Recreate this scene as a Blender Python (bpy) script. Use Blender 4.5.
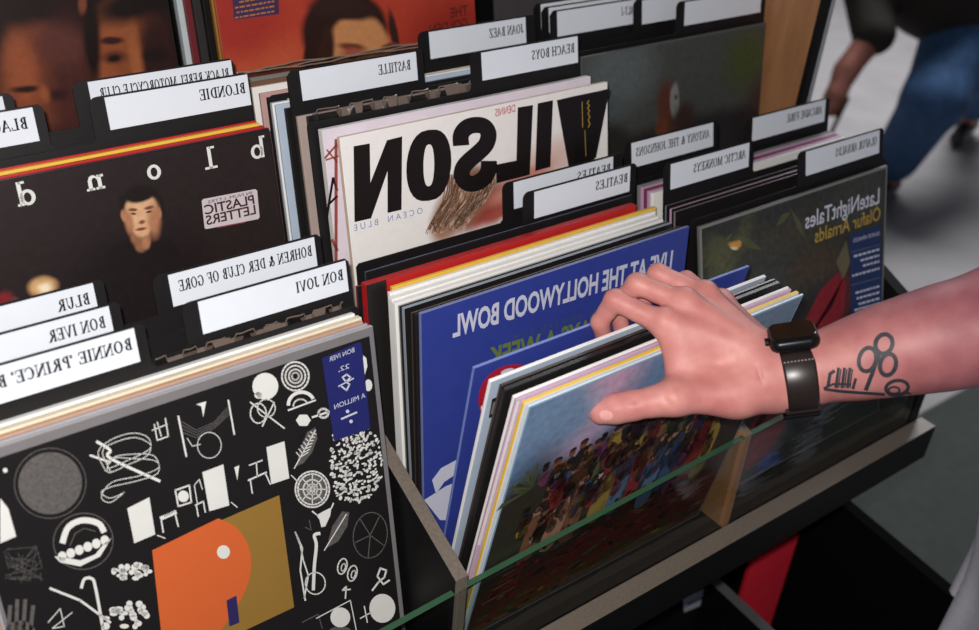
import bpy, bmesh, math, random
import numpy as np
from mathutils import Vector, Matrix
R = math.radians
random.seed(4)
for o in list(bpy.data.objects): bpy.data.objects.remove(o)
sc = bpy.context.scene
COL = sc.collection
# ------------------------------------------------------------------ camera
FPX = 1051.19
YAW, PITCH, ROLL = R(39.2485), R(32.6003), R(4.9453)
CAM = np.array([-0.41415, -0.59276, 0.78141])
def _rows():
    f = np.array([math.sin(YAW)*math.cos(PITCH), math.cos(YAW)*math.cos(PITCH), -math.sin(PITCH)])
    rt = np.array([math.cos(YAW), -math.sin(YAW), 0.0]); up = np.cross(rt, f)
    r = math.cos(ROLL)*rt+math.sin(ROLL)*up; u = -math.sin(ROLL)*rt+math.cos(ROLL)*up
    return r, u, f
CR, CU, CF = _rows()
cd = bpy.data.cameras.new('camera'); cam = bpy.data.objects.new('camera', cd); COL.objects.link(cam)
cd.sensor_width = 36; cd.lens = FPX/979*36; cd.clip_start = 0.02
cam.matrix_world = Matrix(((CR[0], CU[0], -CF[0], CAM[0]), (CR[1], CU[1], -CF[1], CAM[1]), (CR[2], CU[2], -CF[2], CAM[2]), (0, 0, 0, 1)))
cd.dof.use_dof = True; cd.dof.focus_distance = 0.92; cd.dof.aperture_fstop = 5.0
sc.camera = cam
# ------------------------------------------------------------------ world, lights, exposure
w = bpy.data.worlds.new('world'); sc.world = w; w.use_nodes = True
w.node_tree.nodes['Background'].inputs[0].default_value = (0.75, 0.83, 1.0, 1)
w.node_tree.nodes['Background'].inputs[1].default_value = 0.10
def lamp(name, kind, loc, power, col=(1, 1, 1), **k):
    l = bpy.data.lights.new(name, kind); l.energy = power; l.color = col
    for a, b in k.items(): setattr(l, a, b)
    o = bpy.data.objects.new(name, l); COL.objects.link(o); o.location = loc; return o
def aim(o, p):
    o.rotation_euler = (Vector(p)-o.location).to_track_quat('-Z', 'Y').to_euler()
fl = lamp('camera_flash', 'SPOT', CAM+CU*0.028-CR*0.02, 35, (1.0, 0.965, 0.93), shadow_soft_size=0.012, spot_size=R(112), spot_blend=0.75)
aim(fl, (0.06, 0.08, 0.32))
cl = lamp('shop_ceiling_light', 'AREA', (3.7, 2.0, 2.5), 165, (0.95, 0.97, 1.0), shape='RECTANGLE', size=2.4, size_y=1.6)
sc.view_settings.view_transform = 'Standard'; sc.view_settings.look = 'None'
sc.view_settings.exposure = 0.0; sc.view_settings.gamma = 1.0; sc.view_settings.use_curve_mapping = False
# ------------------------------------------------------------------ pixel <-> place
def ray(px, py): return CR*((px-489.5)/FPX) - CU*((py-315)/FPX) + CF
def onplane(px, py, p0, n):
    d = ray(px, py); n = np.array(n, float); t = np.dot(np.array(p0, float)-CAM, n)/np.dot(d, n); return CAM+t*d
def onX(px, py, v): return onplane(px, py, (v, 0, 0), (1, 0, 0))
def onY(px, py, v): return onplane(px, py, (0, v, 0), (0, 1, 0))
def onZ(px, py, v): return onplane(px, py, (0, 0, v), (0, 0, 1))
def deep(px, py, z): return CAM+ray(px, py)*z
# ------------------------------------------------------------------ materials
def lin(c):
    return tuple(((x/255)/12.92 if x/255 <= .04045 else ((x/255+.055)/1.055)**2.4) for x in c)
MATS = {}
def mat(name, rgb, rough=.5, spec=.5, metal=0, var=.06, scale=60, coat=0, sss=0):
    if name in MATS: return MATS[name]
    m = bpy.data.materials.new(name); m.use_nodes = True; nt = m.node_tree; b = nt.nodes['Principled BSDF']
    c = lin(rgb)
    tc = nt.nodes.new('ShaderNodeTexCoord'); nz = nt.nodes.new('ShaderNodeTexNoise'); nz.inputs['Scale'].default_value = scale; nz.inputs['Detail'].default_value = 4
    nt.links.new(tc.outputs['Object'], nz.inputs['Vector'])
    mr = nt.nodes.new('ShaderNodeMapRange'); mr.inputs['To Min'].default_value = 1-var*2; mr.inputs['To Max'].default_value = 1+var*2
    nt.links.new(nz.outputs['Fac'], mr.inputs['Value'])
    vm = nt.nodes.new('ShaderNodeVectorMath'); vm.operation = 'SCALE'; vm.inputs[0].default_value = c
    nt.links.new(mr.outputs['Result'], vm.inputs['Scale']); nt.links.new(vm.outputs['Vector'], b.inputs['Base Color'])
    b.inputs['Roughness'].default_value = rough; b.inputs['Specular IOR Level'].default_value = spec; b.inputs['Metallic'].default_value = metal
    b.inputs['Coat Weight'].default_value = coat; b.inputs['Coat Roughness'].default_value = .1
    if sss:
        b.inputs['Subsurface Weight'].default_value = sss; b.inputs['Subsurface Radius'].default_value = (.012, .004, .002); b.inputs['Subsurface Scale'].default_value = .6
    MATS[name] = m; return m
def paintmat(name, base, blobs, warp=.004, wscale=25, rough=.38, grain=.12, spec=.4):
    """soft-edged printed colour patches in the cover's own metres: (u, v, ru, rv, rot, rgb, soft)"""
    m = bpy.data.materials.new(name); m.use_nodes = True; nt = m.node_tree; b = nt.nodes['Principled BSDF']; L = nt.links.new; N = nt.nodes.new
    b.inputs['Roughness'].default_value = rough; b.inputs['Specular IOR Level'].default_value = spec
    tc = N('ShaderNodeTexCoord'); nz = N('ShaderNodeTexNoise'); nz.inputs['Scale'].default_value = wscale; nz.inputs['Detail'].default_value = 3
    L(tc.outputs['Object'], nz.inputs['Vector'])
    a = N('ShaderNodeVectorMath'); a.operation = 'SUBTRACT'; L(nz.outputs['Color'], a.inputs[0]); a.inputs[1].default_value = (.5, .5, .5)
    s = N('ShaderNodeVectorMath'); s.operation = 'SCALE'; L(a.outputs['Vector'], s.inputs[0]); s.inputs['Scale'].default_value = warp*2
    ad = N('ShaderNodeVectorMath'); ad.operation = 'ADD'; L(tc.outputs['Object'], ad.inputs[0]); L(s.outputs['Vector'], ad.inputs[1])
    g = N('ShaderNodeTexNoise'); g.inputs['Scale'].default_value = 140; g.inputs['Detail'].default_value = 5; L(tc.outputs['Object'], g.inputs['Vector'])
    gr = N('ShaderNodeMapRange'); gr.inputs['To Min'].default_value = 1-grain*2; gr.inputs['To Max'].default_value = 1+grain*2; L(g.outputs['Fac'], gr.inputs['Value'])
    rgb = N('ShaderNodeRGB'); rgb.outputs[0].default_value = (*lin(base), 1); cur = rgb.outputs[0]
    for (u, v, ru, rv, rot, col, soft) in blobs:
        mp = N('ShaderNodeMapping'); mp.vector_type = 'TEXTURE'
        mp.inputs['Location'].default_value = (u, 0, v); mp.inputs['Rotation'].default_value = (0, R(rot), 0); mp.inputs['Scale'].default_value = (ru, 10, rv)
        L(ad.outputs['Vector'], mp.inputs['Vector'])
        ln = N('ShaderNodeVectorMath'); ln.operation = 'LENGTH'; L(mp.outputs['Vector'], ln.inputs[0])
        mr = N('ShaderNodeMapRange'); mr.interpolation_type = 'SMOOTHSTEP'
        mr.inputs['From Min'].default_value = 1-soft; mr.inputs['From Max'].default_value = 1+soft; mr.inputs['To Min'].default_value = 1; mr.inputs['To Max'].default_value = 0
        L(ln.outputs['Value'], mr.inputs['Value'])
        mx = N('ShaderNodeMix'); mx.data_type = 'RGBA'; L(mr.outputs['Result'], mx.inputs['Factor']); L(cur, mx.inputs['A']); mx.inputs['B'].default_value = (*lin(col), 1)
        cur = mx.outputs['Result']
    vm = N('ShaderNodeVectorMath'); vm.operation = 'SCALE'; L(cur, vm.inputs[0]); L(gr.outputs['Result'], vm.inputs['Scale']); L(vm.outputs['Vector'], b.inputs['Base Color'])
    return m
def clearmat(name, rgb, gloss_rough=.12, boost=1.0, edge=None):
    m = bpy.data.materials.new(name); m.use_nodes = True; nt = m.node_tree; L = nt.links.new
    for n in list(nt.nodes): nt.nodes.remove(n)
    out = nt.nodes.new('ShaderNodeOutputMaterial'); t = nt.nodes.new('ShaderNodeBsdfTransparent'); t.inputs[0].default_value = (*rgb, 1)
    g = nt.nodes.new('ShaderNodeBsdfGlossy'); g.inputs['Roughness'].default_value = gloss_rough
    lw = nt.nodes.new('ShaderNodeLayerWeight'); lw.inputs['Blend'].default_value = .5; pw = nt.nodes.new('ShaderNodeMath'); pw.operation = 'POWER'; pw.inputs[1].default_value = 4.5; L(lw.outputs['Facing'], pw.inputs[0]); f = nt.nodes.new('ShaderNodeMath'); f.operation = 'MULTIPLY_ADD'; f.inputs[1].default_value = .95; f.inputs[2].default_value = .045; L(pw.outputs[0], f.inputs[0])
    nz = nt.nodes.new('ShaderNodeTexNoise'); nz.inputs['Scale'].default_value = 9; bp = nt.nodes.new('ShaderNodeBump'); bp.inputs['Strength'].default_value = .05 if boost == 1 else .35; bp.inputs['Distance'].default_value = .01
    L(nz.outputs['Fac'], bp.inputs['Height']); L(bp.outputs['Normal'], g.inputs['Normal'])
    mu = nt.nodes.new('ShaderNodeMath'); mu.operation = 'MULTIPLY'; mu.inputs[1].default_value = boost; mu.use_clamp = True
    mx = nt.nodes.new('ShaderNodeMixShader'); L(f.outputs[0], mu.inputs[0]); L(mu.outputs[0], mx.inputs[0]); L(t.outputs[0], mx.inputs[1]); L(g.outputs[0], mx.inputs[2]); L(mx.outputs[0], out.inputs[0])
    return m
def woodmat(name, c1, c2, scale=(3, 3, 40), rough=.45):
    m = bpy.data.materials.new(name); m.use_nodes = True; nt = m.node_tree; L = nt.links.new; b = nt.nodes['Principled BSDF']
    tc = nt.nodes.new('ShaderNodeTexCoord'); mp = nt.nodes.new('ShaderNodeMapping'); mp.inputs['Scale'].default_value = scale
    nz = nt.nodes.new('ShaderNodeTexNoise'); nz.inputs['Scale'].default_value = 6; nz.inputs['Detail'].default_value = 8
    cr = nt.nodes.new('ShaderNodeValToRGB'); cr.color_ramp.elements[0].position = .3; cr.color_ramp.elements[1].position = .7
    cr.color_ramp.elements[0].color = (*lin(c1), 1); cr.color_ramp.elements[1].color = (*lin(c2), 1)
    L(tc.outputs['Object'], mp.inputs[0]); L(mp.outputs[0], nz.inputs['Vector']); L(nz.outputs['Fac'], cr.inputs[0]); L(cr.outputs[0], b.inputs['Base Color']); b.inputs['Roughness'].default_value = rough
    return m
BLACK = mat('black_card', (22, 20, 21), .5, .35)
PAPER = mat('label_paper', (226, 231, 240), .6, .3, var=.015)
INK = mat('label_ink', (16, 15, 18), .6, .2)
WHITE = mat('white_board', (242, 240, 236), .55, .3, var=.03)
WINK = mat('white_ink', (225, 224, 220), .5, .3, var=.03)
# ------------------------------------------------------------------ meshes
def link(name, me, m=None, parent=None, mw=None):
    o = bpy.data.objects.new(name, me); COL.objects.link(o)
    if m is not None:
        for x in (m if isinstance(m, (list, tuple)) else [m]): me.materials.append(x)
    if parent is not None: o.parent = parent
    if mw is not None: o.matrix_world = mw
    return o
def tag(o, label, cat, group=None, kind=None):
    o['label'] = label; o['category'] = cat
    if group: o['group'] = group
    if kind: o['kind'] = kind
    return o
def struct(o): o['kind'] = 'structure'; return o
def empty(name, loc, rz=0):
    o = bpy.data.objects.new(name, None); COL.objects.link(o); o.location = loc; o.rotation_euler = (0, 0, rz); o.empty_display_size = .05; return o
class MB:
    def __init__(s): s.bm = bmesh.new()
    def box(s, a, b, bev=0, mi=0):
        r = bmesh.ops.create_cube(s.bm, size=1)['verts']
        for v in r: v.co = Vector([(a[i]+b[i])/2+v.co[i]*(b[i]-a[i]) for i in range(3)])
        fs = {f for v in r for f in v.link_faces}
        for f in fs: f.material_index = mi
        if bev:
            es = {e for v in r for e in v.link_edges}
            bmesh.ops.bevel(s.bm, geom=list(es), offset=bev, segments=2, affect='EDGES', profile=.6)
        return s
    def prism(s, pts, axis, a, b, mi=0):
        """polygon pts (2-D) extruded along axis from a to b; the two coordinates are the remaining axes in order"""
        def mk(p, t):
            c = list(p); c.insert(axis, t); return s.bm.verts.new(c)
        A = [mk(p, a) for p in pts]; B = [mk(p, b) for p in pts]; n = len(pts)
        fs = [s.bm.faces.new(A), s.bm.faces.new(B[::-1])]
        for i in range(n): fs.append(s.bm.faces.new((A[i], B[i], B[(i+1) % n], A[(i+1) % n])))
        for f in fs: f.material_index = mi
        return s
    def poly(s, pts3, mi=0):
        try:
            f = s.bm.faces.new([s.bm.verts.new(p) for p in pts3]); f.material_index = mi
        except ValueError: pass
        return s
    def tube(s, pts, rad, n=8, mi=0, cap=True):
        pts = [Vector(p) for p in pts]; rings = []
        for i, p in enumerate(pts):
            d = (pts[min(i+1, len(pts)-1)]-pts[max(i-1, 0)]).normalized(); u = d.orthogonal().normalized()
            if rings and abs(d.dot(pu)) < .99: u = (pu-d*d.dot(pu)).normalized()
            pu = u; v = d.cross(u); r = rad[i] if isinstance(rad, (list, tuple)) else rad
            rings.append([s.bm.verts.new(p+(u*math.cos(2*math.pi*k/n)+v*math.sin(2*math.pi*k/n))*r) for k in range(n)])
        for A, B in zip(rings, rings[1:]):
            for k in range(n): s.bm.faces.new((A[k], A[(k+1) % n], B[(k+1) % n], B[k])).material_index = mi
        if cap:
            s.bm.faces.new(rings[0][::-1]); s.bm.faces.new(rings[-1])
        return s
    def mesh(s, name, smooth=False, recalc=True):
        if recalc: bmesh.ops.recalc_face_normals(s.bm, faces=s.bm.faces)
        me = bpy.data.meshes.new(name); s.bm.to_mesh(me); s.bm.free()
        if smooth:
            for p in me.polygons: p.use_smooth = True
        return me
    def build(s, name, m=None, parent=None, smooth=False, recalc=True): return link(name, s.mesh(name, smooth, recalc), m, parent)
# ------------------------------------------------------------------ serif lettering of the divider tabs (drawn as strokes)
T_, t_ = .205, .09
GL = {
 'A': (.84, 'L .42 1 .08 .03 t|L .4 1 .74 .03 T|L .2 .34 .62 .34 t|L 0 .03 .2 .03 t|L .58 .03 .86 .03 t'),
 'B': (.76, 'S .18|A .3 .75 .3 .25 -90 90|A .3 .25 .36 .27 -90 90|L .18 .97 .32 .97 t|L .18 .5 .32 .5 t|L .18 .03 .32 .03 t'),
 'C': (.84, 'A .45 .5 .41 .52 45 315|L .76 .66 .76 .95 t'),
 'D': (.88, 'S .18|A .32 .5 .48 .5 -90 90|L .18 .97 .34 .97 t|L .18 .03 .34 .03 t'),
 'E': (.78, 'S .18|L .18 .97 .68 .97 t|L .18 .5 .5 .5 t|L .18 .03 .7 .03 t|L .67 .97 .67 .74 t|L .7 .03 .7 .28 t|L .5 .38 .5 .62 t'),
 'F': (.74, 'S .18|L .18 .97 .68 .97 t|L .18 .5 .5 .5 t|L .67 .97 .67 .74 t|L .5 .38 .5 .62 t'),
 'G': (.9, 'A .45 .5 .41 .52 45 315|L .76 .7 .76 .95 t|L .74 .05 .74 .42 T|L .6 .42 .9 .42 t'),
 'H': (.92, 'S .18|S .74|L .18 .5 .74 .5 t'),
 'I': (.42, 'S .21'),
 'J': (.56, 'L .36 .2 .36 1 T|L .18 .97 .54 .97 t|A .2 .2 .24 .22 180 360'),
 'K': (.9, 'S .18|L .24 .42 .72 .97 t|L .38 .56 .76 .03 T|L .58 .97 .86 .97 t|L .62 .03 .9 .03 t'),
 'L': (.74, 'S .18|L .18 .03 .68 .03 t|L .68 .03 .68 .3 t'),
 'M': (1.08, 's .12|L .16 .97 .52 .04 T|L .52 .04 .86 .97 t|S .9'),
 'N': (.92, 's .15|L .13 .97 .76 .03 T|s .77'),
 'O': (.9, 'A .45 .5 .43 .53 0 360'),
 'P': (.72, 'S .18|A .3 .73 .34 .27 -90 90|L .18 .97 .32 .97 t|L .18 .47 .32 .47 t'),
 'R': (.84, 'S .18|A .3 .74 .32 .26 -90 90|L .18 .97 .32 .97 t|L .18 .48 .32 .48 t|L .36 .48 .7 .03 T|L .66 .03 .86 .03 t'),
 'S': (.66, 'A .33 .74 .25 .28 40 270|A .33 .27 .28 .29 -140 90|L .58 .72 .58 .95 t|L .06 .05 .06 .3 t'),
 'T': (.78, 'S .38|L .06 .97 .7 .97 t|L .06 .97 .06 .72 t|L .7 .97 .7 .72 t'),
 'U': (.88, 'L .2 .3 .2 1 T|L .04 .97 .36 .97 t|L .7 .3 .7 1 t|L .58 .97 .84 .97 t|A .42 .3 .3 .32 180 360'),
 'V': (.84, 'L .14 .97 .44 0 T|L .74 .97 .44 0 t|L 0 .97 .28 .97 t|L .62 .97 .86 .97 t'),
 'Y': (.82, 'L .12 .97 .42 .48 T|L .72 .97 .44 .48 t|L .42 0 .42 .5 T|L 0 .97 .26 .97 t|L .6 .97 .84 .97 t|L .26 .03 .58 .03 t'),
 'Z': (.76, 'L .08 .97 .68 .97 t|L .62 .97 .12 .03 T|L .06 .03 .7 .03 t|L .08 .97 .08 .74 t|L .7 .03 .7 .28 t'),
 '&': (.95, 'A .38 .75 .2 .25 0 360|A .34 .27 .32 .29 60 340|L .26 .6 .84 .03 T|L .6 .5 .86 .5 t|L .74 .5 .56 .16 t'),
 "'": (.24, 'L .12 1 .12 .72 T'), '-': (.42, 'L .04 .36 .38 .36 T'), ' ': (.36, '')}
def glyph_polys(ch):
    wd, d = GL[ch]; out = []
    def stroke(x0, y0, x1, y1, wt):
        l = math.hypot(x1-x0, y1-y0); nx, ny = -(y1-y0)/l*wt/2, (x1-x0)/l*wt/2
        out.append([(x0+nx, y0+ny), (x1+nx, y1+ny), (x1-nx, y1-ny), (x0-nx, y0-ny)])
    for c in d.split('|'):
        if not c: continue
        a = c.split(); k = a[0]
        if k in 'Ss':
            x = float(a[1]); stroke(x, 0, x, 1, T_ if k == 'S' else t_)
            for y in (.03, .97): stroke(x-.17, y, x+.17, y, t_)
        elif k == 'L':
            stroke(*[float(q) for q in a[1:5]], T_ if a[5] == 'T' else t_)
        else:
            cx, cy, rx, ry, a0, a1 = [float(q) for q in a[1:]]; n = max(6, int(abs(a1-a0)/24))
            for i in range(n):
                q = []
                for an, ro in ((i, 0), (i+1, 0), (i+1, 1), (i, 1)):
                    th = R(a0+(a1-a0)*an/n); q.append((cx+(rx-T_*ro)*math.cos(th), cy+(ry-t_*ro)*math.sin(th)))
                out.append(q)
    return wd, out
def serif_line(s):
    x = 0; ps = []
    for ch in s:
        wd, pl = glyph_polys(ch)
        ps += [[(x+a, b) for a, b in p] for p in pl]; x += wd+.06
    return x, ps
_tc = {}
def sans(s, bold=0.0):
    """triangulated outline of a line of sans lettering: (width, cap height, verts, faces)"""
    k = (s, bold)
    if k in _tc: return _tc[k]
    cu = bpy.data.curves.new('text', 'FONT'); cu.body = s; cu.size = 1; cu.offset = bold; cu.resolution_u = 3
    o = bpy.data.objects.new('text', cu); COL.objects.link(o)
    dg = bpy.context.evaluated_depsgraph_get(); me = bpy.data.meshes.new_from_object(o.evaluated_get(dg))
    v = [tuple(q.co[:2]) for q in me.vertices]; f = [tuple(p.vertices) for p in me.polygons]
    bpy.data.objects.remove(o); bpy.data.meshes.remove(me)
    x0 = min(a for a, b in v); x1 = max(a for a, b in v)
    _tc[k] = (x1-x0, .73, [(a-x0, b) for a, b in v], f); return _tc[k]
# ------------------------------------------------------------------ records
class Sleeve:
    """a cardboard record sleeve standing on its lower edge; local x along it, z up it, front face at local y = 0"""
    def __init__(s, label, x, y, z, lean=0, w=.315, h=.315, t=.004, front=None, edge=None, group=None, yaw=0, name='record_sleeve', cat='record'):
        s.w, s.h, s.t, s.lean = w, h, t, lean
        b = MB().box((0, 0, 0), (w, t, h), bev=min(.0007, t*.3))
        for f in b.bm.faces:
            f.normal_update(); f.material_index = 0 if abs(f.normal.y) > .8 else 1
        edge = edge or WHITE
        s.o = link(name, b.mesh(name), [front or edge, edge]); tag(s.o, label, cat, group)
        s.o.location = (x, y, z); s.o.rotation_euler = (R(lean), 0, R(yaw))
        s.mw = Matrix.Translation((x, y, z)) @ Matrix.Rotation(R(yaw), 4, 'Z') @ Matrix.Rotation(R(lean), 4, 'X')
        s.inv = s.mw.inverted(); s.n = np.array(s.mw.to_3x3() @ Vector((0, -1, 0))); s.p0 = np.array(s.mw.translation)
    def uv(s, px, py):
        q = s.inv @ Vector(onplane(px, py, s.p0, s.n)); return q.x, q.z
    def art(s, name, polys, m, lay=1, px=True, parent=None):
        """polygons printed on the front; polys = list of (points, material index)"""
        b = MB()
        for pts, mi in polys:
            q = [s.uv(*p) for p in pts] if px else pts
            b.poly([(u, -.00015*lay, v) for u, v in q], mi)
        me = b.mesh(name, recalc=False)
        return link(name, me, m, parent or s.o)
    def panel(s, name, m, u0, v0, u1, v1, lay=1):
        return s.art(name, [([(u0, v0), (u1, v0), (u1, v1), (u0, v1)], 0)], m, lay, px=False)
    def blob(s, px, py, rx, ry, rot, col, soft=.3):
        u, v = s.uv(px, py); u2, v2 = s.uv(px+1, py); u3, v3 = s.uv(px, py+1)
        return (u, v, rx*math.hypot(u2-u, v2-v), ry*math.hypot(u3-u, v3-v), rot, col, soft)
    def text(s, name, string, pl, pr, cap, m, lay=2, bold=0.0, parent=None, serif=False, up=1, flip=True):
        """mirrored line of lettering: baseline from pixel pl to pixel pr (first letter at pr), cap height in metres"""
        return s.texts(name, [(string, pl, pr, cap)], m, lay, bold, parent, serif, flip)
    def texts(s, name, rows, m, lay=2, bold=0.0, parent=None, serif=False, flip=True):
        b = MB()
        for string, pl, pr, cap in rows:
            a = Vector(s.uv(*pr)); c = Vector(s.uv(*pl))
            if not flip: a, c = c, a
            d = c-a; L = d.length; d.normalize(); up = Vector((0, 1))
            if serif:
                wd, ps = serif_line(string)
                for p in ps:
                    b.poly([(lambda q: (q.x, -.00015*lay, q.y))(a+d*(x/wd*L)+up*(y*cap)) for x, y in p])
            else:
                wd, ch, vs, fs = sans(string, bold)
                V = [b.bm.verts.new((lambda q: (q.x, -.00015*lay, q.y))(a+d*(x/wd*L)+up*(y/ch*cap))) for x, y in vs]
                for f in fs:
                    try: b.bm.faces.new([V[i] for i in f])
                    except ValueError: pass
        return link(name, b.mesh(name, recalc=False), m, parent or s.o)
def sleeve_at(label, px, py, ztop, z0, lean=0, h=.315, x=None, dx=0, **k):
    """sleeve whose upper left front corner is seen at (px, py)"""
    zt = z0+h*math.cos(R(lean)); p = onZ(px, py, zt)
    return Sleeve(label, (p[0] if x is None else x)+dx, p[1]+h*math.sin(R(lean)), z0, lean, h=h, **k)
def ring(cx, cy, rx, ry, n=24, a0=0, a1=360, rot=0):
    c, s_ = math.cos(R(rot)), math.sin(R(rot)); o = []
    for i in range(n if a1-a0 == 360 else n+1):
        t = R(a0+(a1-a0)*i/n); x, y = rx*math.cos(t), ry*math.sin(t); o.append((cx+x*c-y*s_, cy+x*s_+y*c))
    return o
def smooth_pts(pts, n=10, closed=False):
    P = [Vector((*p, 0)) for p in pts]; out = []; N = len(P)
    for i in range(N if closed else N-1):
        g = (lambda k: P[k % N]) if closed else (lambda k: P[max(0, min(N-1, k))])
        a, b, c, d = g(i-1), g(i), g(i+1), g(i+2)
        for k in range(n):
            t = k/n; q = .5*((2*b)+(c-a)*t+(2*a-5*b+4*c-d)*t*t+(3*b-a-3*c+d)*t**3); out.append((q.x, q.y))
    if not closed: out.append(pts[-1])
    return out
def ribbon(pts, wd, n=10):
    """a smooth brush stroke of even width"""
    p = smooth_pts(pts, n); L_, R_ = [], []
    for i in range(len(p)):
        a, b = p[max(0, i-1)], p[min(len(p)-1, i+1)]; l = math.hypot(b[0]-a[0], b[1]-a[1]) or 1; nx, ny = -(b[1]-a[1])/l*wd/2, (b[0]-a[0])/l*wd/2
        L_.append((p[i][0]+nx, p[i][1]+ny)); R_.append((p[i][0]-nx, p[i][1]-ny))
    return [[L_[i], L_[i+1], R_[i+1], R_[i]] for i in range(len(p)-1)]
def line_polys(pts, wd, closed=False):
    """a pen line of width wd as quads (pixels)"""
    out = []; n = len(pts)
    for i in range(n if closed else n-1):
        (x0, y0), (x1, y1) = pts[i], pts[(i+1) % n]; l = math.hypot(x1-x0, y1-y0) or 1
        ex, ey = (x1-x0)/l*wd*.3, (y1-y0)/l*wd*.3; nx, ny = -(y1-y0)/l*wd/2, (x1-x0)/l*wd/2
        out.append([(x0-ex+nx, y0-ey+ny), (x1+ex+nx, y1+ey+ny), (x1+ex-nx, y1+ey-ny), (x0-ex-nx, y0-ey-ny)])
    return out
# ------------------------------------------------------------------ divider cards
def divider(label, cx0, cx1, y, z0, tab, text, f0, f1, lean=-12.0, capf=.34, base=.42, group='black divider cards', labh=.0268, bodyh=.312, H=.3475):
    """black plastic card, body from cx0 to cx1, a tab carrying a paper label; y is the card's place at tab height"""
    lx0, lx1 = tab; s = math.tan(R(lean)); c = math.cos(R(lean)); H /= c; bodyh /= c
    root = empty('divider_card', (cx0, y+.345*s, z0)); root.rotation_euler = (R(lean), 0, 0); tag(root, label, 'divider card', group)
    w = cx1-cx0; a = lx0-cx0-.013; b = min(lx1-cx0+.008, w); r = .007
    pts = [(0, 0), (w, 0), (w, bodyh-.004), (w-.004, bodyh)]
    if b < w-.006: pts += [(b+.003, bodyh), (b, bodyh+.003)]
    else: pts = [(0, 0), (w, 0)]; b = w
    pts += [(b, H-.003), (b-.003, H)]
    if a > .004:
        pts += [(a+r, H)]+[(a+r-r*math.sin(R(t)), H-r+r*math.cos(R(t))) for t in (20, 45, 70)]+[(a, H-r), (a, bodyh+.003), (a-.003, bodyh), (.003, bodyh), (0, bodyh-.003)]
    else: pts += [(.005, H), (0, H-.005)]
    MB().prism(pts, 1, 0, .0014).build('card', BLACK, root)
    l0, l1 = lx0-cx0, lx1-cx0; zb, zt = H-.0014-labh, H-.0014
    lab = MB().box((l0, -.0005, zb), (l1, -.00001, zt)).build('paper_label', PAPER, root)
    if text:
        wd, ps = serif_line(text); L = (f1-f0)*(l1-l0); x1 = l0+f1*(l1-l0); bb = MB()
        for p in ps: bb.poly([(x1-x/wd*L, -.0008, zb+(base+yy*capf)*labh) for x, yy in p])
        link('lettering', bb.mesh('lettering', recalc=False), INK, lab)
    return root
# ------------------------------------------------------------------ setting
FLOORM = mat('shop_floor', (150, 146, 146), .55, .3, var=.12, scale=5)
struct(MB().box((-2.5, -2.5, -.86), (8.5, 6.5, -.80)).build('floor', FLOORM))
WALLM = mat('shop_wall', (172, 168, 162), .8, .2)
struct(MB().box((-2.5, 6.4, -.80), (8.5, 6.5, 2.2)).build('wall_back', WALLM))
struct(MB().box((8.4, -2.5, -.80), (8.5, 6.4, 2.2)).build('wall_right', WALLM))
# ------------------------------------------------------------------ the tiered record rack
LAM = woodmat('greybrown_laminate', (104, 95, 86), (122, 111, 99), (60, 60, 60), .45)
OAK = woodmat('tan_board', (150, 103, 68), (170, 120, 82), (14, 14, 2), .5)
RBLK = mat('rack_black', (17, 16, 16), .5, .3)
STEEL = mat('brushed_strip', (176, 178, 182), .35, .5, .3)
DGREY = mat('plain_grey_board', (86, 88, 88), .5, .3)  # one even grey, the board's own colour
GLASS = clearmat('glass_pane', (.86, .89, .87), .03, 1.0)
GEDGE = mat('glass_green_edge', (56, 90, 66), .35, .2)
rack = empty('record_rack', (.15, -.13, -.80)); tag(rack, 'long black tiered shop rack with grey-brown edges holding all the records', 'record rack')
def rp(mb, name, m, parent=None, **k):
    o = mb.build(name, m, parent or rack, **k)
    if not parent: o.location = -rack.location
    return o
def board(x0, x1, name, m):
    mb = MB(); sl = .441
    mb.prism([(-.111, -.05), (-.111, .124), (.56, .124+.671*sl), (.56, -.05)], 0, x0, x1)
    mb.bm.faces.ensure_lookup_table()
    for f in mb.bm.faces:
        f.normal_update(); f.material_index = 1 if f.normal.z > .5 or f.normal.z < -.5 and f.calc_center_median().z > .1 else 0
    bmesh.ops.recalc_face_normals(mb.bm, faces=mb.bm.faces)
    for f in mb.bm.faces:
        f.normal_update(); f.material_index = 1 if f.normal.z > .5 else (2 if f.normal.y < -.9 else 0)
    return rp(mb, name, m)
XL, XR = -1.02, .685
board(-.0320, -.0195, 'divider_panel', [RBLK, LAM, LAM]); board(.3275, .3365, 'divider_panel', [OAK, LAM, OAK]); board(-.385, -.3675, 'divider_panel', [RBLK, LAM, LAM])
board(.6675, XR, 'end_panel', [RBLK, RBLK, RBLK])
rp(MB().box((XL, -.111, -.05), (.667, .071, -.0025)), 'tier_shelf', RBLK)
rp(MB().box((XL, .071, -.05), (.667, .0755, .0975)), 'tier_riser', RBLK)
rp(MB().box((XL, .0755, .085), (.667, .292, .0975)), 'tier_shelf', RBLK)
rp(MB().box((XL, .292, .0995), (.667, .300, .1995)), 'tier_riser', RBLK)
rp(MB().box((XL, .300, .185), (.667, .56, .1970)), 'tier_shelf', RBLK)
rp(MB().box((XL, .56, -.05), (XR, .575, .47)), 'back_panel', RBLK)
mb = MB().box((XL, -.134, -.05), (.692, -.1125, .0), bev=.0006)
for f in mb.bm.faces:
    f.normal_update(); f.material_index = 0 if f.normal.z > .7 else 1
rp(mb, 'front_rail', [LAM, RBLK])
mb = MB(); mb.prism([(.157, .20), (.157, .66), (.575, .66), (.575, .20)], 0, .660, .6665); rp(mb, 'side_board', OAK)
mb = MB(); mb.prism([(.157, .262), (.157, .66), (.575, .66), (.575, .446)], 0, .6665, .686); rp(mb, 'outer_side_board', RBLK)
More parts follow.
